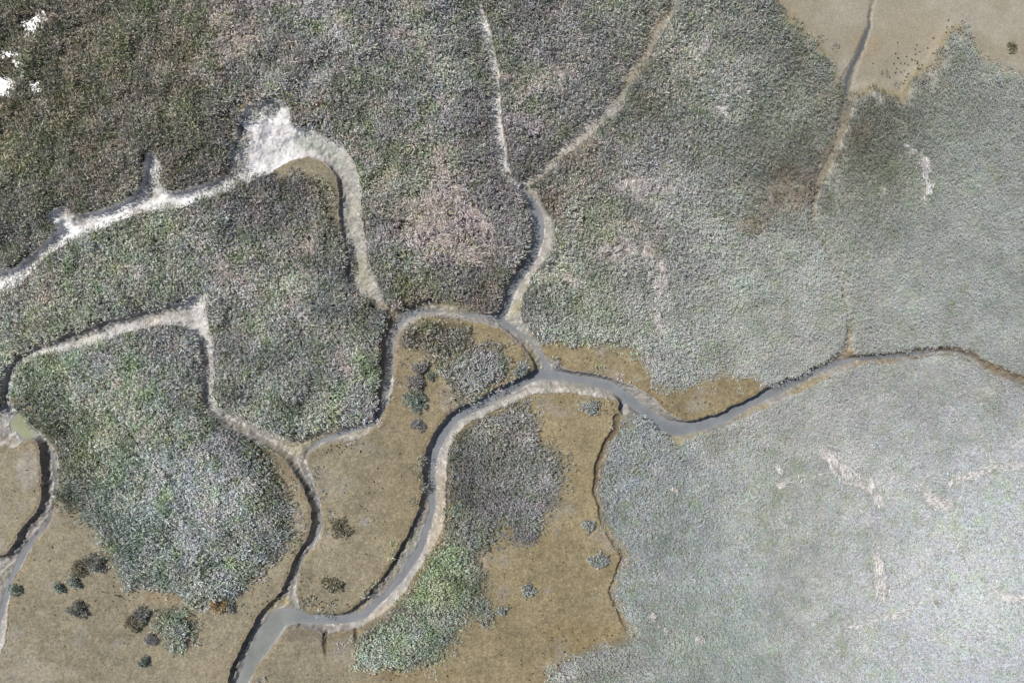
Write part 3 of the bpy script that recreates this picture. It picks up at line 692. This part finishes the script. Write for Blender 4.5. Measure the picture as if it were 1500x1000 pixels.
v = np.concatenate([v, v2]); f = np.concatenate([f, q2])
c = np.concatenate([c, np.tile(cb, (len(ring), 1))]); w = np.concatenate([w, np.full(len(v2), .1)])
tag(link('ground', new_mesh('ground', v, f, 4, M_ground, c, w, True)), 'brown speckled marsh ground between the creeks', 'ground', kind='structure')

# water sheet, only where there is open water
wq = quads[(WD[Fg] < .22) & (Z[Fg] < WL + .05) & fchan | ((WD[Fg] < .1) & (Z[Fg] < WL + .1))]
used, inv = np.unique(wq.ravel(), return_inverse=True)
wx_, wy_ = gxf[used], gyf[used]
px_, py_ = wx_ * S + 750, 500 - wy_ * S
wc = lin((115, 118, 120)) * np.ones((len(used), 1))
pond = (sm((60 - px_) / 25) * sm((660 - py_) / 25))[:, None]; wc = wc * (1 - pond) + lin((138, 140, 112)) * pond
dsb = (sm((470 - px_) / 60) * sm((py_ - 880) / 30))[:, None] * .7; wc = wc * (1 - dsb) + lin((124, 126, 118)) * dsb
edge = sm((WD[used] + .28) / .3)[:, None] * .35
wc = wc * (1 - edge) + lin((134, 133, 131)) * edge
tag(link('water', new_mesh('water', np.stack([wx_, wy_, np.full(len(used), WL)], 1), inv.astype(np.int32), 4, M_water, wc, None, True)),
    'still grey turbid water in the tidal creeks', 'water', kind='structure')


# ------------------------------------------------------------------ leaves
def kites(base, direc, length, width, colour, rg, sag=.12, flat=.6):
    """one four-cornered leaf per row"""
    n = len(base)
    rnd = rg.normal(size=(n, 3)); rnd[:, 2] *= flat
    side = np.cross(direc, rnd); side /= np.linalg.norm(side, axis=1)[:, None] + 1e-6
    tip = base + direc * length[:, None]
    mid = base + direc * (length * .5)[:, None]; mid[:, 2] += length * sag
    hw = (width * .5)[:, None]
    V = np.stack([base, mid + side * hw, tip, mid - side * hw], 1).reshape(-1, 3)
    leaf_tone = np.array([.62, 1.0, 1.12, 1.0])  # darker at the leaf base, paler at the tip
    C = (colour[:, None, :] * leaf_tone[None, :, None]).reshape(-1, 3)
    return V, C


# paler, pinkish dry swaths (positive) and darker stands (negative): x, y, radii, turn, strength
SWATH = [(640, 110, 22, 60, -.2, .35), (650, 220, 30, 30, 0, .3), (655, 335, 65, 50, .3, .40), (590, 60, 30, 12, .6, .3), (350, 62, 34, 30, 0, .38), (800, 115, 50, 20, -.3, .3), (790, 160, 45, 40, 0, .12),
         (360, 395, 55, 22, -.7, .35), (425, 420, 22, 60, -.2, .32), (270, 320, 40, 14, -.2, .25), (75, 435, 16, 40, 0, .4), (165, 575, 40, 18, -.2, .35), (160, 640, 18, 30, 0, .3), (130, 595, 14, 10, 0, .3),
         (290, 690, 60, 34, .5, .10), (340, 740, 16, 50, 0, .3), (210, 560, 50, 30, -.4, .15), (510, 535, 22, 34, 0, .40), (955, 265, 60, 26, -.2, .22), (925, 370, 70, 34, .2, .28), (965, 430, 16, 50, -.2, .25), (1015, 70, 40, 36, 0, .2),
         (1060, 150, 20, 12, 0, .2), (985, 100, 30, 60, .4, .12), (1080, 110, 30, 40, 0, .10), (830, 410, 26, 12, 0, .25), (450, 360, 18, 22, 0, .3), (1380, 690, 110, 16, -.25, .12), (1270, 700, 60, 20, .8, .15), (560, 210, 20, 60, .5, -.15),
         (400, 720, 26, 90, .15, -.25), (340, 500, 30, 60, 0, -.12), (410, 290, 60, 40, 0, -.12), (725, 310, 30, 70, 0, -.12), (220, 180, 90, 50, .2, -.08), (250, 230, 60, 40, 0, -.10), (700, 150, 18, 80, 0, -.15), (830, 200, 40, 20, -.7, -.22),
         (530, 570, 20, 50, 0, -.2), (700, 690, 40, 40, 0, -.10), (600, 170, 40, 60, .3, -.12), (1140, 120, 40, 80, .2, -.10), (330, 560, 40, 60, .2, -.12), (270, 800, 80, 40, 0, -.08)]


def ref_tone(tx, ty):
    i = min(range(len(VEG)), key=lambda j: (VEG[j][0] - tx) ** 2 + (VEG[j][1] - ty) ** 2)
    return VEG[i][2:5]


def veg_colour(x, y, rg):
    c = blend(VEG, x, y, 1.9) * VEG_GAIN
    px = x * S + 750; py = 500 - y * S
    jx = px + 18 * fbm(x, y, 1.0, 130, 3); jy = py + 18 * fbm(x, y, 1.0, 135, 3)
    for tx, ty, tr, tc, st in TINT:
        m = (st * sm(1.25 - np.hypot(jx - tx, jy - ty) / tr))[:, None]
        t = lin(tc); k_ = c.mean(1, keepdims=True) / max(t.mean(), 1e-3); t = (t * .5 + t.mean() * .5) * k_ * (t.mean() / lin(ref_tone(tx, ty)).mean())
        c = c * (1 - m * .9) + t * m * .9
    gy_ = c.mean(1, keepdims=True); c = c * .80 + gy_ * .20
    for tx, ty, ra, rb, ro, st in SWATH:
        u_ = (jx - tx) * math.cos(ro) + (jy - ty) * math.sin(ro); v_ = -(jx - tx) * math.sin(ro) + (jy - ty) * math.cos(ro)
        m = (st * sm((1.3 - np.hypot(u_ / ra, v_ / rb)) / .8))[:, None]
        c = c * (1 + m * np.where(m > 0, np.array([1.12, .98, .98]), np.array([.95, 1.0, 1.0])))
    a = fbm(x, y, 1.5, 140, 4, .6); b = fbm(x, y, .7, 150, 3, .6); e = fbm(x, y, 3.2, 155, 3)
    left = 1 - sm((x + 10) / 30)
    amp = .15 + .12 * left
    c = c * (1 + amp * a + .10 * b)[:, None]
    g = sm((e + .1) / .8)[:, None] * (.30 * left + .12)[:, None]
    c = c * (1 - g) + c * np.array([.96, 1.05, .80]) * g
    br = sm((b + .1) / .9)[:, None] * (.35 * left + .05)[:, None]
    c = c * (1 - br) + c * np.array([1.12, .95, .80]) * br
    return c


def comb_angle(x, y):
    return .75 + 1.1 * fbm(x, y, 7.0, 160, 2) + .9 * fbm(x, y, 1.6, 165, 2)


straw_fields = [field(line_sd(CP, s)) for _, s, _ in STRAW]

SP = .19
tx_ = np.arange(X0 + .3, X1 - .3, SP); ty_ = np.arange(Y0 + .3, Y1 - .3, SP)
TX, TY = np.meshgrid(tx_, ty_, indexing='ij')
TX = TX.ravel() + rng.uniform(-.5, .5, TX.size) * SP * 1.2; TY = TY.ravel() + rng.uniform(-.5, .5, TY.size) * SP * 1.2
keep = veg_mask(TX, TY) > .5
_vx, _vy = warp(TX, TY, .34)
_b, _g = samp(F_bare, _vx, _vy), samp(F_green, _vx, _vy); _near = np.maximum(_b, -_g)
fringe = ~keep & (_near > -.9) & (samp(F_land, TX, TY) < -.15) & (rng.random(len(TX)) < .13 * sm((_near + .9) / .9) * (fbm(TX, TY, 1.2, 173, 3) > -.15))
keep |= fringe
px = TX * S + 750; py = 500 - TY * S
inside = (px > -75) & (px < 1575) & (py > -75) & (py < 1075)
keep &= inside
keep &= (puddle(TX, TY) < .4) | (rng.random(len(TX)) < .16)
dens = np.ones(len(TX))
for sx, sy, srx, sry, sd_ in SPARSE:
    q = np.hypot((px - sx) / srx, (py - sy) / sry) + .25 * fbm(TX, TY, .5, 170, 2)
    dens *= 1 - (1 - sd_) * sm((1.25 - q) / .5)
edge_b = np.minimum(np.abs(samp(F_bare, TX, TY)), np.where(samp(F_green, TX, TY) < 0, -samp(F_green, TX, TY), 9))
edge_b = np.where(samp(F_green, TX, TY) < 0, -samp(F_green, TX, TY), np.abs(samp(F_bare, TX, TY)))
dens *= .30 + .70 * sm((edge_b + .15 * fbm(TX, TY, .5, 172, 2)) / .75)
crk = np.abs(fbm(TX, TY, 3.4, 174, 4, .55)) < .028 + .02 * fbm(TX, TY, 2.0, 176, 2)
dens *= np.where(crk & (fbm(TX, TY, 2.6, 178, 2) > -.1), .30, 1)
straw_cover = np.zeros(len(TX))
for (lab, s, cov), F in zip(STRAW, straw_fields):
    g = samp(F, TX + .25 * fbm(TX, TY, .5, 180, 3), TY + .25 * fbm(TX, TY, .5, 185, 3))
    straw_cover = np.maximum(straw_cover, cov * sm((.1 - g) / .2))
dens *= 1 - straw_cover * .85
keep &= rng.random(len(TX)) < dens
fringe = fringe[keep]
TX, TY, px, py, edge_b, straw_cover = TX[keep], TY[keep], px[keep], py[keep], edge_b[keep], straw_cover[keep]

ang_ = .75 + .5 * fbm(TX, TY, 7.0, 160, 2); uu = TX * np.cos(ang_) + TY * np.sin(ang_); vv_ = -TX * np.sin(ang_) + TY * np.cos(ang_)
hn = fbm(TX, TY, 1.3, 190, 4, .6)
hn2 = fbm(TX, TY, 4.0, 195, 2)
H = (.42 + .26 * hn + .10 * hn2 + (.08 + .05 * (1 - sm((TX + 12) / 40))) * fbm(TX, TY, .45, 347, 2) + .14 * fbm(uu * .45, vv_ * 1.5, .55, 349, 2)) * (.55 + .45 * sm(edge_b / .9)) * (1 - .5 * straw_cover)
H = H * np.where(fringe, .55, 1)
H = np.clip(H * (1 - .42 * sm((TX + 2) / 28 - (TY + 4) / 26)), .12, .85)
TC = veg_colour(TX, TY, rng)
left_ = 1 - sm((TX + 14) / 30)
TC = TC * np.exp(rng.normal(0, .03 + .06 * left_)[:, None]) * (1 + rng.normal(0, .04, (len(TX), 3)))
kind_ = vnoise(TX * 2.3, TY * 2.3, 341) * .8 + rng.random(len(TX)) * .2
TC[kind_ > .64] *= 1 + (.25 + .75 * left_[kind_ > .64])[:, None] * np.array([.24, .17, .20])
gm = (kind_ < .36) & (rng.random(len(TX)) < .45 + .4 * left_); TC[gm] *= np.array([.78, .86, .66])
streak = fbm(uu * .35, vv_ * 1.6, .6, 345, 3, .6)
TC = TC * (1 + (.10 + .10 * left_) * streak)[:, None]
hs_ = (hn2 * .5 + fbm(TX, TY, .9, 351, 3)) * left_
TC = TC * (1 + .12 * hs_)[:, None]
reg = np.full(len(TX), 'lower', dtype=object); done = np.zeros(len(TX), bool)
for k, F in F_div.items():
    m = (samp(F, TX, TY) < .12) & ~done
    reg[m] = k; done |= m
patch5 = np.hypot(px - 256, py - 925) < 42
reg[patch5] = 'tuft'
TZ = terrain(TX, TY)[0]
LABELS = {
    'north': 'dense dark olive and grey salt shrubs north of the white salt creek',
    'bay': 'grey green shrubs with pinkish swirl between the white creek bend and the north creek',
    'delta': 'wedge of grey shrubs between the two pale gullies at the top',
    'centre': 'silvery shrubs with olive fringe between the forked gully and the long thin gully',
    'east': 'pale green shrubs below the wet mud flat at the upper right',
    'lower': 'wide expanse of pale silvery shrubs filling the lower right',
    'mid': 'dark green shrubs between the white salt creek and the shaded lower creek',
    'sw': 'large rounded green and silver shrub mound at the lower left',
    'island': 'shrubs on the brown island ringed by creeks at the centre',
    'tongue': 'long grey shrub tongue with a lime green patch below the main creek',
    'west': 'few shrubs at the left edge beside the small pond',
    'tuft': 'small ragged green shrub patch just below the large rounded mound',
}
order = ['north', 'bay', 'delta', 'centre', 'east', 'lower', 'mid', 'sw', 'island', 'tongue', 'west', 'tuft']
NB = 24
for k in order:
    m = reg == k
    n = int(m.sum())
    NB = {'lower': 34, 'east': 32, 'centre': 27}.get(k, 24)
    if n < 12:
        continue
    x, y, z, h, c = [np.repeat(a[m], NB, 0) for a in (TX, TY, TZ, H, TC)]
    N_ = len(x)
    az = rng.uniform(0, 2 * math.pi, N_); rr = .22 * np.sqrt(rng.random(N_))
    th = comb_angle(x, y)
    lev = rng.random(N_) ** .7
    dx = np.cos(az) + .85 * np.cos(th); dy = np.sin(az) + .85 * np.sin(th)
    dl = np.hypot(dx, dy) + 1e-6; dx /= dl; dy /= dl
    fine = 1 - .45 * sm((x + 5) / 26 - (y + 2) / 36)
    el = np.radians(-8 + rng.random(N_) * (48 - 40 * (1 - fine)))
    direc = np.stack([dx * np.cos(el), dy * np.cos(el), np.sin(el)], 1)
    fine = 1 - .45 * sm((x + 5) / 26 - (y + 2) / 36)
    L = rng.uniform(.10, .27, N_) * (.8 + .5 * h) * fine
    wdt = rng.uniform(.030, .062, N_) * fine
    base_ = np.stack([x + rr * np.cos(az), y + rr * np.sin(az), z + h * (.22 + .78 * lev) * rng.uniform(.75, 1.05, N_) - .04], 1)
    cc = c * np.exp(rng.normal(0, 1, (N_, 1)) * (.20 - .12 * (1 - fine)[:, None] / .45))
    dead = rng.random(N_) < .10
    cc[dead] = cc[dead] * np.array([1.25, 1.1, .95])
    mxc = cc.max(1, keepdims=True); cc = cc * np.minimum(1, .76 / mxc)
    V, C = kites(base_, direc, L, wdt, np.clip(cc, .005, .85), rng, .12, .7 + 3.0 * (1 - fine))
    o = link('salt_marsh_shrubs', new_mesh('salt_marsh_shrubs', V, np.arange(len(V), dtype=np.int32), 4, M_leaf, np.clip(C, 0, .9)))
    tag(o, LABELS[k], 'marsh shrubs', kind='stuff')

# flattened straw
for (lab, s, cov), F in zip(STRAW, straw_fields):
    A = np.array(s); P = W(A[:, :2]); Rr = A[:, 2] / S
    seg = np.linalg.norm(np.diff(P, axis=0), axis=1); area = (seg * (Rr[:-1] + Rr[1:])).sum() + 3.1 * Rr.max() ** 2
    n = int(area * 900 * (.30 + cov))
    t = rng.random(n); pick = rng.choice(len(seg), n, p=seg / seg.sum())
    ctr = P[pick] * (1 - t)[:, None] + P[pick + 1] * t[:, None]
    rad = Rr[pick] * (1 - t) + Rr[pick + 1] * t
    ang = rng.uniform(0, 6.283, n); q = rng.random(n) ** .6 * 1.45
    x = ctr[:, 0] + rad * q * np.cos(ang) + .12 * fbm(ctr[:, 0], ctr[:, 1], .5, 200, 2); y = ctr[:, 1] + rad * q * np.sin(ang)
    gap = fbm(x, y, .45, 215, 3, .6) + .25 > rng.random(n) * .9 - .35 * cov; x, y, pick, n = x[gap], y[gap], pick[gap], int(gap.sum())
    tang = P[pick + 1] - P[pick]; a0 = np.arctan2(tang[:, 1], tang[:, 0])
    sw = a0 + 1.1 * fbm(x, y, 1.1, 205, 2) + rng.normal(0, .5, n)
    el = np.radians(rng.uniform(-6, 18, n))
    direc = np.stack([np.cos(sw) * np.cos(el), np.sin(sw) * np.cos(el), np.sin(el)], 1)
    z = terrain(x, y)[0] + .12 + (.20 + .28 * (1 - cov)) * (.6 + .6 * fbm(x, y, .5, 210, 3)) * rng.uniform(.6, 1.1, n) * (1 - .3 * sm((x + 6) / 24))
    L = rng.uniform(.16, .42, n); wd_ = rng.uniform(.015, .034, n)
    bright = .98 + .10 * sm((x + 5) / 30)
    cc = (lin((220, 206, 195)) + (lin((226, 218, 212)) - lin((220, 206, 195))) * sm((x + 2) / 16)[:, None]) * bright[:, None] * np.exp(rng.normal(0, .22, (n, 1))) * (1 + rng.normal(0, .03, (n, 3)))
    V, C = kites(np.stack([x, y, z], 1) - direc * (L * .5)[:, None], direc, L, wd_, np.clip(cc, .01, .85), rng, .03)
    o = link('dry_straw', new_mesh('dry_straw', V, np.arange(len(V), dtype=np.int32), 4, M_straw, np.clip(C, 0, .9)))
    tag(o, lab, 'dry straw', kind='stuff')


# ------------------------------------------------------------------ single bushes on the bare mud
def tube(pts, radii, n=6):
    V = []; Fq = []
    pts = np.array(pts, float)
    for i, p in enumerate(pts):
        d_ = pts[min(i + 1, len(pts) - 1)] - pts[max(i - 1, 0)]; d_ = d_ / (np.linalg.norm(d_) + 1e-9)
        u = np.cross(d_, [0.3, .9, .1]); u /= np.linalg.norm(u); w_ = np.cross(d_, u)
        for k in range(n):
            a = 2 * math.pi * k / n
            V.append(p + radii[i] * (math.cos(a) * u + math.sin(a) * w_))
    for i in range(len(pts) - 1):
        for k in range(n):
            Fq += [i * n + k, i * n + (k + 1) % n, (i + 1) * n + (k + 1) % n, (i + 1) * n + k]
    return np.array(V), np.array(Fq)


def shrub(name, bx, by, rx, ry, rot, colour, label, cat='shrub', group=None, height=None, mix=None):
    rg = np.random.default_rng(int(bx * 7 + by * 13))
    cxy = W([bx, by]); z0 = float(terrain(np.array([cxy[0]]), np.array([cxy[1]]))[0][0])
    root = bpy.data.objects.new(name, None); col.objects.link(root); root.location = (cxy[0], cxy[1], z0); root.empty_display_size = .2
    tag(root, label, cat, group)
    rx /= S; ry /= S; h = height or min(.62, .16 + .62 * min(rx, ry))
    # stems
    VS = []; FS = []; off = 0
    for k in range(7):
        a = rg.uniform(0, 6.28); q = rg.uniform(.3, .75)
        ex, ey = rx * q * math.cos(a), ry * q * math.sin(a)
        ca, sa = math.cos(rot), math.sin(rot)
        ex, ey = ex * ca - ey * sa, ex * sa + ey * ca
        pts = [(ex * .06, ey * .06, -.04), (ex * .4, ey * .4, h * .3), (ex * .8, ey * .8, h * .6), (ex, ey, h * .82)]
        vv, ff = tube(pts, [.018, .014, .009, .004]); VS.append(vv); FS.append(ff + off); off += len(vv)
    link('stem', new_mesh('stem', np.concatenate(VS), np.concatenate(FS), 4, M_wood), root)
    n = int(1500 * max(.12, rx * ry * 4) ** .9)
    # clumps inside the dome
    nc = max(7, int(26 * rx * ry * 4))
    ca_ = rg.uniform(0, 6.283, nc); cq = np.sqrt(rg.random(nc)) * .86
    cl = np.stack([cq * np.cos(ca_), cq * np.sin(ca_)], 1)
    lobes = 1 + .26 * np.sin(ca_ * 2 + rg.uniform(0, 6)) * np.sin(ca_ * 3 + rg.uniform(0, 6)) + rg.normal(0, .12, nc) + .12 * np.sin(ca_ * 5 + rg.uniform(0, 6))
    cl *= lobes[:, None]
    ch = h * np.sqrt(np.clip(1 - cq ** 2, .08, 1)) * rg.uniform(.75, 1.08, nc)
    pk = rg.integers(0, nc, n)
    az = rg.uniform(0, 6.283, n); el = np.radians(rg.uniform(-5, 75, n))
    rad = .13 + .04 * rg.random(nc)[pk]
    direc = np.stack([np.cos(az) * np.cos(el), np.sin(az) * np.cos(el), np.sin(el)], 1)
    bx_ = cl[pk, 0] * rx; by_ = cl[pk, 1] * ry
    ca, sa = math.cos(rot), math.sin(rot)
    P0 = np.stack([bx_ * ca - by_ * sa, bx_ * sa + by_ * ca, np.maximum(ch[pk] - .12, .02)], 1) + direc * (rad * rg.uniform(.3, .8, n))[:, None]
    P0[:, 2] -= rg.random(n) ** 2 * ch[pk] * .6
    P0[:, 2] = np.maximum(P0[:, 2], .01)
    L = rg.uniform(.07, .16, n); wd_ = rg.uniform(.026, .05, n)
    c0 = lin(colour) * (2.4 - .5 * min(1, max(0, (sum(colour) / 3 - 115) / 22))) * np.ones((n, 1))
    if mix is not None:
        mm = (P0[:, 0] * mix[1] + P0[:, 1] * mix[2] > mix[3] * max(rx, ry))
        c0[mm] = lin(mix[0]) * 2
    cc = c0 * np.exp(rg.normal(0, .16, nc))[pk][:, None] * np.exp(rg.normal(0, .24, (n, 1)))
    V, C = kites(P0, direc, L, wd_, np.clip(cc, .005, .8), rg)
    fo = link('foliage', new_mesh('foliage', V, np.arange(len(V), dtype=np.int32), 4, M_leaf, np.clip(C, 0, .9)), root)
    return root


GB = (112, 118, 108); PB = (120, 117, 114); OB = (114, 109, 92); SB = (138, 142, 137); DB = (108, 107, 101)
BUSH = [
    (615, 537, 13, 11, 0, PB, 'topmost of three touching grey bushes on the brown creek island'),
    (610, 559, 13, 13, 0, PB, 'middle of three touching grey bushes on the brown creek island'),
    (608, 585, 18, 16, 0, GB, 'lowest and largest of three touching grey bushes on the creek island'),
    (630, 550, 6, 6, 0, GB, 'tiny bush just right of three touching bushes on the creek island'),
    (611, 621, 11, 8, -.5, PB, 'small dark grey bush alone below the three touching bushes'),
    (762, 541, 12, 10, .4, SB, 'small silvery bush in the pointed right corner of the creek island'),
    (500, 773, 18, 12, -.5, OB, 'dark olive bush at the middle of the long brown mud flat'),
    (486, 853, 16, 12, -.5, OB, 'dark olive bush near the rounded lower end of the brown flat'),
    (141, 823, 17, 14, -.5, DB, 'rounded grey purple bush touching the lower left shrub mound'),
    (117, 830, 10, 13, .1, OB, 'olive bush just left of the rounded grey purple bush'),
    (110, 851, 7, 12, .5, GB, 'narrow tilted dark bush between two small round bushes'),
    (90, 856, 10, 8, 0, GB, 'small round dark bush left of the narrow tilted bush'),
    (24, 862, 8, 9, 0, GB, 'small dark green bush beside the creek at the left edge'),
    (116, 892, 13, 13, 0, DB, 'medium dark bush standing alone on the lower left mud'),
    (197, 909, 15, 13, .2, OB, 'brown and olive bush left of the ragged green patch', None),
    (209, 897, 12, 10, -.7, DB, 'dark grey bush leaning over the brown and olive bush'),
    (222, 936, 9, 8, 0, PB, 'small grey bush below the brown and olive bush'),
    (211, 968, 8, 8, 0, GB, 'lowest small dark bush near the bottom edge on left mud'),
    (320, 884, 15, 12, .6, (136, 120, 92), 'rust and olive bush at the lower tip of the large mound'),
    (340, 889, 6, 9, .2, DB, 'small dark bush right of the rust and olive bush'),
    (862, 767, 9, 8, 0, SB, 'small silver bush beside the thin gully in the brown flat'),
    (875, 819, 15, 12, 0, SB, 'wide silver bush beside the rusty gully in the brown flat'),
    (773, 863, 9, 10, 0, SB, 'round silver bush alone in the middle of the large brown flat'),
    (737, 893, 6, 6, 0, SB, 'tiny grey bush right of the grey shrub tongue'),
    (863, 596, 13, 11, .3, SB, 'silvery green bush just below the main creek'),
    (1483, 70, 9, 6, 0, (106, 102, 86), 'small dark bush alone on the wet mud flat'),
]
for b_ in BUSH:
    bx, by, rx, ry, rot, colr, lab = b_[:7]
    shrub('shrub', bx, by, rx, ry, rot, colr, lab, 'shrub', 'lone bushes on the bare mud')

# tiny seedlings and crumbs dotting the flats
pts = []
for (ax, ay, sx_, sy_, k) in [(505, 657, 20, 5, 22), (480, 885, 22, 6, 22), (453, 877, 10, 4, 6), (560, 720, 45, 60, 16), (500, 720, 40, 45, 12), (888, 600, 12, 8, 16), (755, 505, 20, 10, 22), (880, 700, 4, 50, 14),
                              (800, 850, 60, 80, 20), (100, 900, 60, 60, 14), (30, 720, 25, 50, 6), (440, 800, 6, 30, 14), (425, 700, 10, 12, 14), (430, 830, 6, 40, 14), (1010, 590, 60, 10, 14), (870, 525, 50, 10, 12), (195, 870, 40, 6, 24), (420, 770, 8, 40, 20), (370, 880, 20, 14, 16),
                              (650, 500, 50, 20, 26), (1170, 80, 20, 10, 14), (1335, 95, 14, 14, 26), (1400, 45, 12, 6, 12), (1345, 90, 30, 20, 18), (830, 700, 8, 60, 20), (740, 830, 40, 60, 14), (870, 940, 50, 12, 34), (810, 975, 20, 12, 20), (570, 985, 50, 6, 20),
                              (1060, 635, 60, 14, 60)]:
    pts.append(np.stack([rng.normal(ax, sx_, k), rng.normal(ay, sy_, k)], 1))
P = W(np.concatenate(pts)); zt, dt, wdt_, _f = terrain(P[:, 0], P[:, 1]); ok = dt < -.08
P = P[ok]; zt = zt[ok]
NBm = 12
x = np.repeat(P[:, 0], NBm); y = np.repeat(P[:, 1], NBm); z = np.repeat(zt, NBm)
n = len(x); az = rng.uniform(0, 6.283, n); el = np.radians(rng.uniform(15, 80, n))
direc = np.stack([np.cos(az) * np.cos(el), np.sin(az) * np.cos(el), np.sin(el)], 1)
cc = lin((92, 82, 62)) * np.exp(rng.normal(0, .3, (n, 1)))
V, C = kites(np.stack([x, y, z], 1), direc, rng.uniform(.04, .11, n), rng.uniform(.02, .04, n), np.clip(cc, 0, .7), rng)
tag(link('seedling_tufts', new_mesh('seedling_tufts', V, np.arange(len(V), dtype=np.int32), 4, M_leaf, C)),
    'tiny dark seedlings dotted over the brown mud flats', 'seedlings', kind='stuff')

# ------------------------------------------------------------------ sky, sun, camera
world = bpy.data.worlds.new("World"); scene.world = world; world.use_nodes = True
nt = world.node_tree; bg = nt.nodes['Background']
sky = nt.nodes.new('ShaderNodeTexSky'); sky.sky_type = 'NISHITA'; sky.sun_disc = False
elev = math.asin(SUN[2]); azim = math.atan2(SUN[0], SUN[1])
sky.sun_elevation = elev; sky.sun_rotation = azim
nt.links.new(sky.outputs[0], bg.inputs['Color']); bg.inputs['Strength'].default_value = .10
sl = bpy.data.lights.new('sun', 'SUN'); sl.energy = 5.0; sl.angle = math.radians(.5); sl.color = (1.0, .965, .925)
so = bpy.data.objects.new('sun', sl); col.objects.link(so)
from mathutils import Vector
so.rotation_euler = Vector(tuple(SUN)).to_track_quat('Z', 'Y').to_euler(); so.location = (-30, 20, 50)
cam = bpy.data.cameras.new('camera'); cam.sensor_width = 36; cam.lens = 24; cam.clip_end = 5000; cam.clip_start = .5
co = bpy.data.objects.new('camera', cam); col.objects.link(co); co.location = (0, 0, 40.0 - .0); scene.camera = co
scene.render.resolution_x = 1024; scene.render.resolution_y = 682
scene.view_settings.view_transform = 'Standard'; scene.view_settings.look = 'None'; scene.view_settings.exposure = 0
scene.render.engine = 'CYCLES'
scene.cycles.max_bounces = 5
